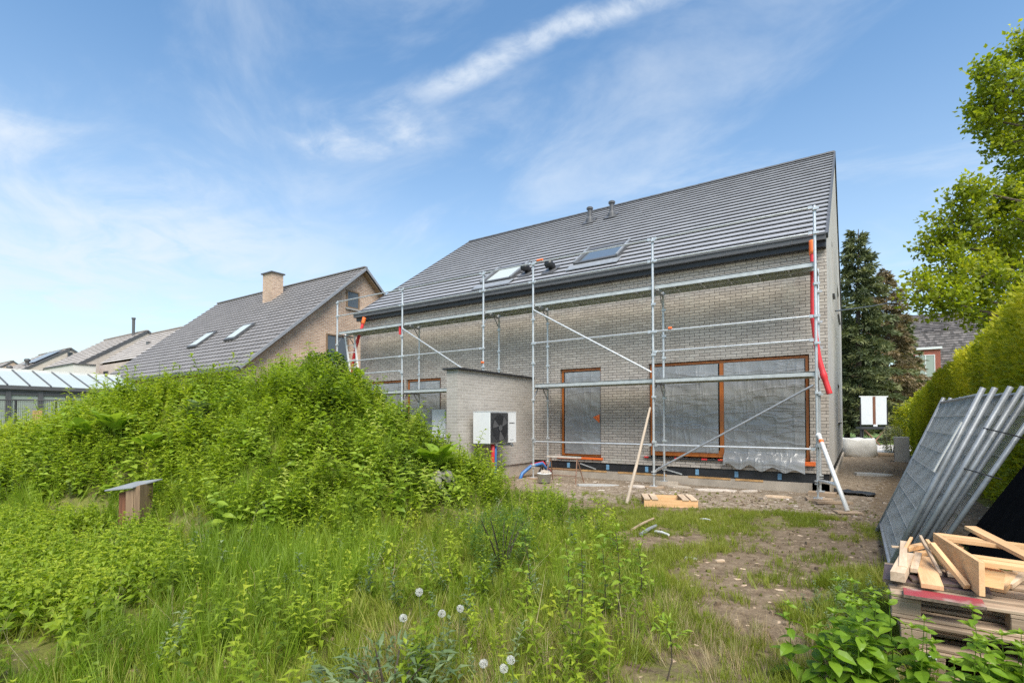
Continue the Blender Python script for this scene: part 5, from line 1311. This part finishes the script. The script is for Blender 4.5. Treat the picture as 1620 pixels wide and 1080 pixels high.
sapling('slim young sapling just left of the bare-stemmed sapling', (893, 985), (898, 862), 17, .07, dens0=.25)
sapling('yellowish young sapling farthest left in the cluster', (834, 965), (832, 846), 18, .07, dens0=.15)
sapling('small bushy young sapling right of the tallest one, at the yard edge', (1010, 955), (1012, 868), 16, .07, dens0=.1)
sapling('small lone seedling with narrow upright leaves at the bottom edge of the yard', (1055, 1078), (1059, 985), 14, .075, 'dock', .24, dens0=.6)
# broad-leaved docks on the mound
def mound_at(px, py, d_lo=6.2, d_hi=9.6):
    for d_ in np.arange(d_lo, d_hi, .03):
        P = at(px, py, d_)
        if float(ground(P[0], P[1])) >= P[2]: P[2] = float(ground(P[0], P[1])); return P
    P = at(px, py, d_hi); P[2] = float(ground(P[0], P[1])); return P
def dock(px, py, s, label, n=9, grey=0, mat='dock', L=.40, W=.18):
    P = mound_at(px, py); ps = [('leaves', merge([(t_dock(n, L, W), (0, 0, .22), s), (t_dock(6, L*.8, W), (.08, -.05, .36), s), (t_dock(6, L*.8, W), (-.1, -.1, .30), s)]), mat)]
    r = plant('dock_plant', P, label, 'dock plant', ps, 'broad-leaved docks on the mound')
    if grey:
        p = PB()
        for i in range(grey):
            az = -1.2+i*.55+YAW; p.add(leaf9(.26, .17, .3, .8), az, -.25, .3, (math.cos(az)*.16, math.sin(az)*.16-.1, .26), U_(-.2, .2))
        v, t, c = p.get(); np_mesh('withered_leaves', v+P, t, M['slateleaf'], c+.5, r)
M['slateleaf'] = leafm('withered_grey_leaves', (.12, .11, .09), (.20, .185, .16), (.30, .28, .25), .1, .6, (1, 1, 1))
dock(690, 770, 1.15, 'big broad-leaved dock with withered grey leaves on the right slope of the mound', 10, 5)
dock(185, 715, 1.0, 'light green broad-leaved dock on the left slope of the mound', 9)
dock(135, 720, .8, 'smaller broad-leaved dock at the left end of the mound', 8)
dock(315, 690, .75, 'grey-green broad-leaved dock halfway up the mound left of centre', 7, 0, 'bluegreen')
dock(565, 625, .62, 'dock with jagged leaves on the mound crest against the brick wall', 11)
dock(240, 740, .7, 'low dock on the mound below the left light green dock', 8)
# bushes
def bush(name, P, r, h, n, mat, label, cat, leafL=.05, leafW=.45, seed=0, stems=5):
    p = PB(); q = PB(); g_ = np.random.default_rng(seed)
    for k in range(n):
        v = g_.normal(0, 1, 3); v /= np.linalg.norm(v); rad = g_.uniform(.45, 1.)**.6; lump = 1+.22*math.sin(v[0]*5+seed)*math.cos(v[1]*4+seed*2)
        c = np.array([v[0]*r*rad*lump, v[1]*r*rad*lump, h*.52+v[2]*h*.5*rad*lump]); L = leafL*g_.uniform(.7, 1.2)
        p.add(leaf5(L, L*leafW, .2, .25), math.atan2(v[1], v[0])+g_.uniform(-1, 1), g_.uniform(-.3, .9), g_.uniform(-.6, .6), c, g_.uniform(-.3, .3)+.25*(rad-.7))
    for k in range(stems):
        az = k*6.28/stems; q.stem([(0, 0, -.05), (math.cos(az)*r*.3, math.sin(az)*r*.3, h*.45), (math.cos(az)*r*.6, math.sin(az)*r*.6, h*.8)], [.012*max(1, h), .008*max(1, h), .004])
    return plant(name, P, label, cat, [('foliage', p.get(), mat), ('stems', q.get(), 'darkstem')])
bush('bush', mound_at(517, 602, 8.6), .42, .62, 1700, 'darkleaf', 'round dark green bush on the crest of the mound', 'bush', .075, .5, 2)
bush('bush', mound_at(560, 612, 8.6), .28, .40, 380, 'weed', 'lighter small bush just right of the round dark bush on the crest', 'bush', .07, .5, 5)
P = onZ(795, 905); bush('bush', gpt(P[0], P[1]), .36, .62, 2600, 'darkleaf', 'dark fine-leaved bush in the grass between mound and saplings', 'bush', .035, .32, 8, 9)
P = onZ(640, 1085); P = xy_ad(-.62, 2.62); bush('bush', gpt(*P), .32, .32, 340, 'bluegreen', 'blue-green narrow-leaved plant at the bottom under the dandelion clocks', 'plant', .085, .24, 11, 9)
p_ = mound_at(252, 610, 8.8); v, t, c = merge([(t_fine(.85, 130), (0, 0, 0), 1.), (t_fine(.5, 90), (.05, 0, 0), 1.), (t_fine(.5, 90), (-.05, .03, 0), 1.), (t_fine(.42, 80), (.1, .0, 0), 1.), (t_fine(.42, 80), (-.1, -.03, 0), 1.), (t_fine(.46, 80), (0, -.08, 0), 1.)])
plant('conifer_seedling', p_, 'small bluish conifer seedling on the crest at the left', 'conifer seedling', [('needles', (v, t, c), 'bluegreen')])
def nettle_bush(label, pts, hs, big):
    P0 = np.array([pts[0][0], pts[0][1], 0.]); 
    lst = [(t_nettle(h, big, 9, True, leaf9), (x-P0[0], y-P0[1], float(ground(x, y))), 1.) for (x, y), h in zip(pts, hs)]
    plant('nettle_clump', P0, label, 'nettle clump', [('leaves', merge(lst), 'nettle2')])
M['nettle2'] = leafm('near_nettle_leaves', (.075, .145, .012), (.15, .26, .018), (.26, .35, .04), .38, .42)
ptsA = [xy_ad(a_, d_) for (a_, d_) in zip(U_(1.55, 2.12, 16), U_(2.55, 3.1, 16))]
nettle_bush('large-leaved green nettle clump in front of the left end of the pallets', ptsA, U_(.36, .58, 16), 1.35)
ptsB = [xy_ad(a_, d_) for (a_, d_) in zip(U_(2.05, 2.85, 20), U_(2.40, 2.66, 20))]
nettle_bush('large-leaved green nettle clump in front of the pallets at the bottom right corner', ptsB, U_(.32, .50, 20), 1.4)
bush('bush', np.array([1.98, -5.9, 0]), .30, .80, 420, 'darkleaf', 'dark spiky-leaved plant behind the timber frame', 'plant', .14, .16, 21)
bush('bush', np.array([1.45, -5.95, 0]), .22, .42, 260, 'weed', 'light green weed growing up behind the scrap wood', 'plant', .07, .45, 22)

# ------------------------------------------------------------------ hedge
HY_ = [-7, -.5, .3, 3.6, 7.2, 11.6, 14.9, 15.6]; HZ_ = [3.75, 3.22, 3.15, 2.9, 2.75, 2.5, 2.3, 2.25]
hd = thing('hedge', (3.3, 4, 0), 'long clipped yellow-green conifer hedge along the right side', 'hedge')
def hz(y): return np.interp(y, HY_, HZ_)
def hx(y): return 2.62+.16*(vnoise(np.asarray(y)*.9, np.asarray(y)*0+.3, 5)-.5)+np.where(np.asarray(y) < -1.5, .0, 0)
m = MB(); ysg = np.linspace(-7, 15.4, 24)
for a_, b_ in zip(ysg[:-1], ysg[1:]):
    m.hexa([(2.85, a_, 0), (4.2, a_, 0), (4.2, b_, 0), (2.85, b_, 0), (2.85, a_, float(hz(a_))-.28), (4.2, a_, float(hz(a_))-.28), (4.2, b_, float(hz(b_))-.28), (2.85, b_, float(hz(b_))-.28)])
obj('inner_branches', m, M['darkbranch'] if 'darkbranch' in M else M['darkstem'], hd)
Lp = []
def hedge_pts(n, ylo, yhi):
    y = U_(ylo, yhi, n); z = U_(0.02, 1, n)**.9*hz(y); bump_ = (fbm(y*1.6, z*1.6, 90)-.5)*.5; x = hx(y)+bump_*.5-U_(-.16, .05, n)*-1
    return np.stack([x, y, z], 1), np.tile((-1., 0, .35), (n, 1))
A1 = [hedge_pts(26000, -6.5, 4.5), hedge_pts(22000, 4.5, 15.5)]
n = 16000; y = U_(-6.5, 15.5, n); x = U_(2.6, 4.2, n); A1.append((np.stack([x, y, hz(y)+(fbm(x*2, y*2, 44)-.5)*.35+U_(-.12, .08, n)], 1), np.tile((-.3, 0, 1.), (n, 1))))
n = 2600; x = U_(2.6, 4.1, n); z = U_(.02, 1, n)*2.25; A1.append((np.stack([x, 15.5+(fbm(x*2, z*2, 46)-.5)*.3, z], 1), np.tile((0, 1., .4), (n, 1))))
pos = np.concatenate([q[0] for q in A1]); nor = np.concatenate([q[1] for q in A1])
def sprays(name, pos, nor, L, W, tint, mat, parent, jit=.7, grav=0.):
    n = len(pos); N = nor+rr.normal(0, jit, (n, 3)); N[:, 2] += grav; N /= np.linalg.norm(N, axis=1)[:, None]
    s = rr.normal(0, 1, (n, 3)); s -= N*(s*N).sum(1)[:, None]; s /= np.linalg.norm(s, axis=1)[:, None]; u = np.cross(N, s)
    l = L*U_(.65, 1.25, n)[:, None]; w_ = W*U_(.7, 1.2, n)[:, None]
    V = np.stack([pos, pos+N*l*.45+s*w_/2+u*w_*.15, pos+N*l*.45-s*w_/2+u*w_*.15, pos+N*l*.48, pos+N*l-u*l*.15], 1).reshape(-1, 3)
    T = (LT5[None]+(np.arange(n)*5)[:, None, None]).reshape(-1, 3)
    return np_mesh(name, V, T, M[mat], np.repeat(tint, 5), parent)
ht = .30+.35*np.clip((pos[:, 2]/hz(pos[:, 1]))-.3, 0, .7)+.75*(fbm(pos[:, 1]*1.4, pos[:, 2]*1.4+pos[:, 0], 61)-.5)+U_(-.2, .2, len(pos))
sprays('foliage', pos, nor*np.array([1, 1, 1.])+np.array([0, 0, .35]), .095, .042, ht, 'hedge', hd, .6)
bush('shrub', np.array([2.75, 17.4, 0]), .75, 2.35, 3200, 'hedge', 'yellow-green conifer shrub at the far end of the hedge', 'shrub', .16, .4, 31)
bush('shrub', np.array([1.75, 16.6, 0]), .42, 1.15, 900, 'pale', 'pale variegated shrub beside the grey concrete block', 'shrub', .09, .5, 32) if 'pale' in M else None
M['pale'] = leafm('pale_variegated_leaves', (.15, .17, .07), (.27, .28, .14), (.42, .42, .26), .3)
bush('shrub', np.array([1.85, 15.4, 0]), .42, 1.2, 1100, 'pale', 'pale variegated shrub behind the grey concrete block', 'shrub', .10, .5, 32)

# ------------------------------------------------------------------ conifers, broadleaf tree
def conifer(px, d_, h, rmax, label, mat, seed, gaps=.0, top=1., z0=1.0):
    g_ = np.random.default_rng(seed); P = at(px, 690, d_); P[2] = 0
    r = thing('conifer', P, label, 'tree', None); m = MB(); m.path([P, P+[0, 0, h*.5], P+[.1, 0, h*.98]], [.22, .14, .02], 8); obj('trunk', m, M['bark'], r)
    pos, nor, ti = [], [], []
    z = z0
    while z < h*.985:
        u = z/h; L = rmax*(1-u)**.75*(1.0 if u > .12 else .8)+.12; nb_ = int(5+5*(1-u))
        for k in range(nb_):
            if g_.random() < gaps: continue
            az = g_.uniform(0, 6.28); l = L*g_.uniform(.6, 1.15); zz0 = z+g_.uniform(-.15, .15); dr = g_.uniform(.10, .38); tb = g_.normal(0, .16)
            ns = int(16+46*l)
            for q in range(ns):
                s = g_.uniform(.04, 1)**.75; side = g_.normal(0, .16*l*(1.05-s)+.05)
                x = s*l; zc = zz0+.10*l-dr*l*s*s+(.14*l*max(0, s-.7))-abs(side)*.35-g_.uniform(0, .12)
                ca, sa = math.cos(az), math.sin(az)
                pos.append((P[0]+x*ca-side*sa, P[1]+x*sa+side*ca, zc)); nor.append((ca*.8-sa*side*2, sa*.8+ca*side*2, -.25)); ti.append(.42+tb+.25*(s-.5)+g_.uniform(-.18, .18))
        z += .26+.12*(1-u)
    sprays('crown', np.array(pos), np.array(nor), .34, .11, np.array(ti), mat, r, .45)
conifer(1360, 33, 14.1, 3.3, 'tall dark green spruce right behind the new house corner', 'conifer', 4, .06)
conifer(1404, 36, 12.2, 3.4, 'brownish half-dead conifer between the spruce and the red brick house', 'conifer_brown', 9, .14)
conifer(1434, 38, 9.2, 1.8, 'shorter grey-green conifer in front of the red brick house', 'conifer', 14, .12)
conifer(1340, 40, 11.0, 2.6, 'dark conifer mostly hidden behind the new house corner', 'conifer', 19, .05)
bt = thing('broadleaf_tree', (4.9, 5.6, 0), 'light green broadleaf tree reaching in over the hedge from the right', 'tree')
tb_ = np.array([4.9, 5.6, 0.]); crot = [tb_, tb_+[0, .05, 2.4], tb_+[-.05, .1, 4.6], tb_+[.1, .1, 7.2], tb_+[.1, .2, 9.4]]
m = MB(); m.path(crot, [.24, .2, .16, .10, .04], 10); trunk = obj('trunk', m, M['bark'], bt, True)
CL = [(1462, 458, 38, 11.6), (1500, 478, 36, 11.2), (1545, 492, 38, 11.6), (1600, 490, 45, 12), (1500, 425, 44, 12), (1545, 440, 50, 11.4), (1600, 430, 60, 11.8), (1480, 385, 30, 12.2), (1510, 352, 40, 12), (1560, 380, 50, 12.4), (1535, 300, 30, 11.8), (1575, 318, 42, 12.2), (1620, 350, 58, 11.5), (1610, 296, 30, 12),
      (1570, 190, 26, 12), (1552, 172, 22, 12.3), (1575, 118, 34, 12), (1600, 150, 40, 11.8), (1612, 80, 36, 12.2), (1600, 225, 28, 12), (1625, 190, 45, 12.2), (1650, 130, 55, 12), (1640, 245, 40, 12.5),
      (1680, 430, 80, 12), (1700, 320, 80, 12.5), (1700, 200, 70, 12.5), (1690, 90, 50, 12.5), (1740, 380, 80, 12), (1740, 260, 70, 13), (1660, 480, 60, 12.8), (1720, 480, 60, 12.2), (1600, 400, 60, 13.5), (1680, 300, 70, 13.8), (1660, 200, 60, 13.6), (1760, 440, 60, 13)]
pos, nor, ti = [], [], []; lm = MB()
for (px, py, rpx, d_) in CL:
    c = at(px, py, d_); R = rpx/F*d_; hgt = np.clip(c[2]-1.2, 2.2, 8.8)
    zs = [q[2] for q in crot]; st = np.array([np.interp(hgt, zs, [q[i] for q in crot]) for i in (0, 1)]+[hgt])
    mid = (st+c)/2+[0, 0, .25]; lm.path([st, mid, c], [.055, .035, .012], 6)
    for s_ in range(int(10+26*R/.5)):
        v = rr.normal(0, 1, 3); v /= np.linalg.norm(v); sc0 = c+v*R*U_(.35, 1.1)*np.array([1, 1, .8])
        if s_ % 3 == 0: lm.path([c, (c+sc0)/2+[0, 0, .04], sc0], [.012, .008, .004], 4)
        k = int(U_(11, 25)); tt = U_(-.25, .25)
        for q in range(k):
            pos.append(sc0+rr.normal(0, .095, 3)); nor.append((v[0]*.6, v[1]*.6, .15)); ti.append(.45+tt+U_(-.15, .15)+.2*v[2])
obj('limbs', lm, M['bark'], trunk)
sprays('crown', np.array(pos), np.array(nor), .115, .08, np.array(ti), 'tree', bt, .8, -.1)
# far trees along the street edge, seen through the gaps
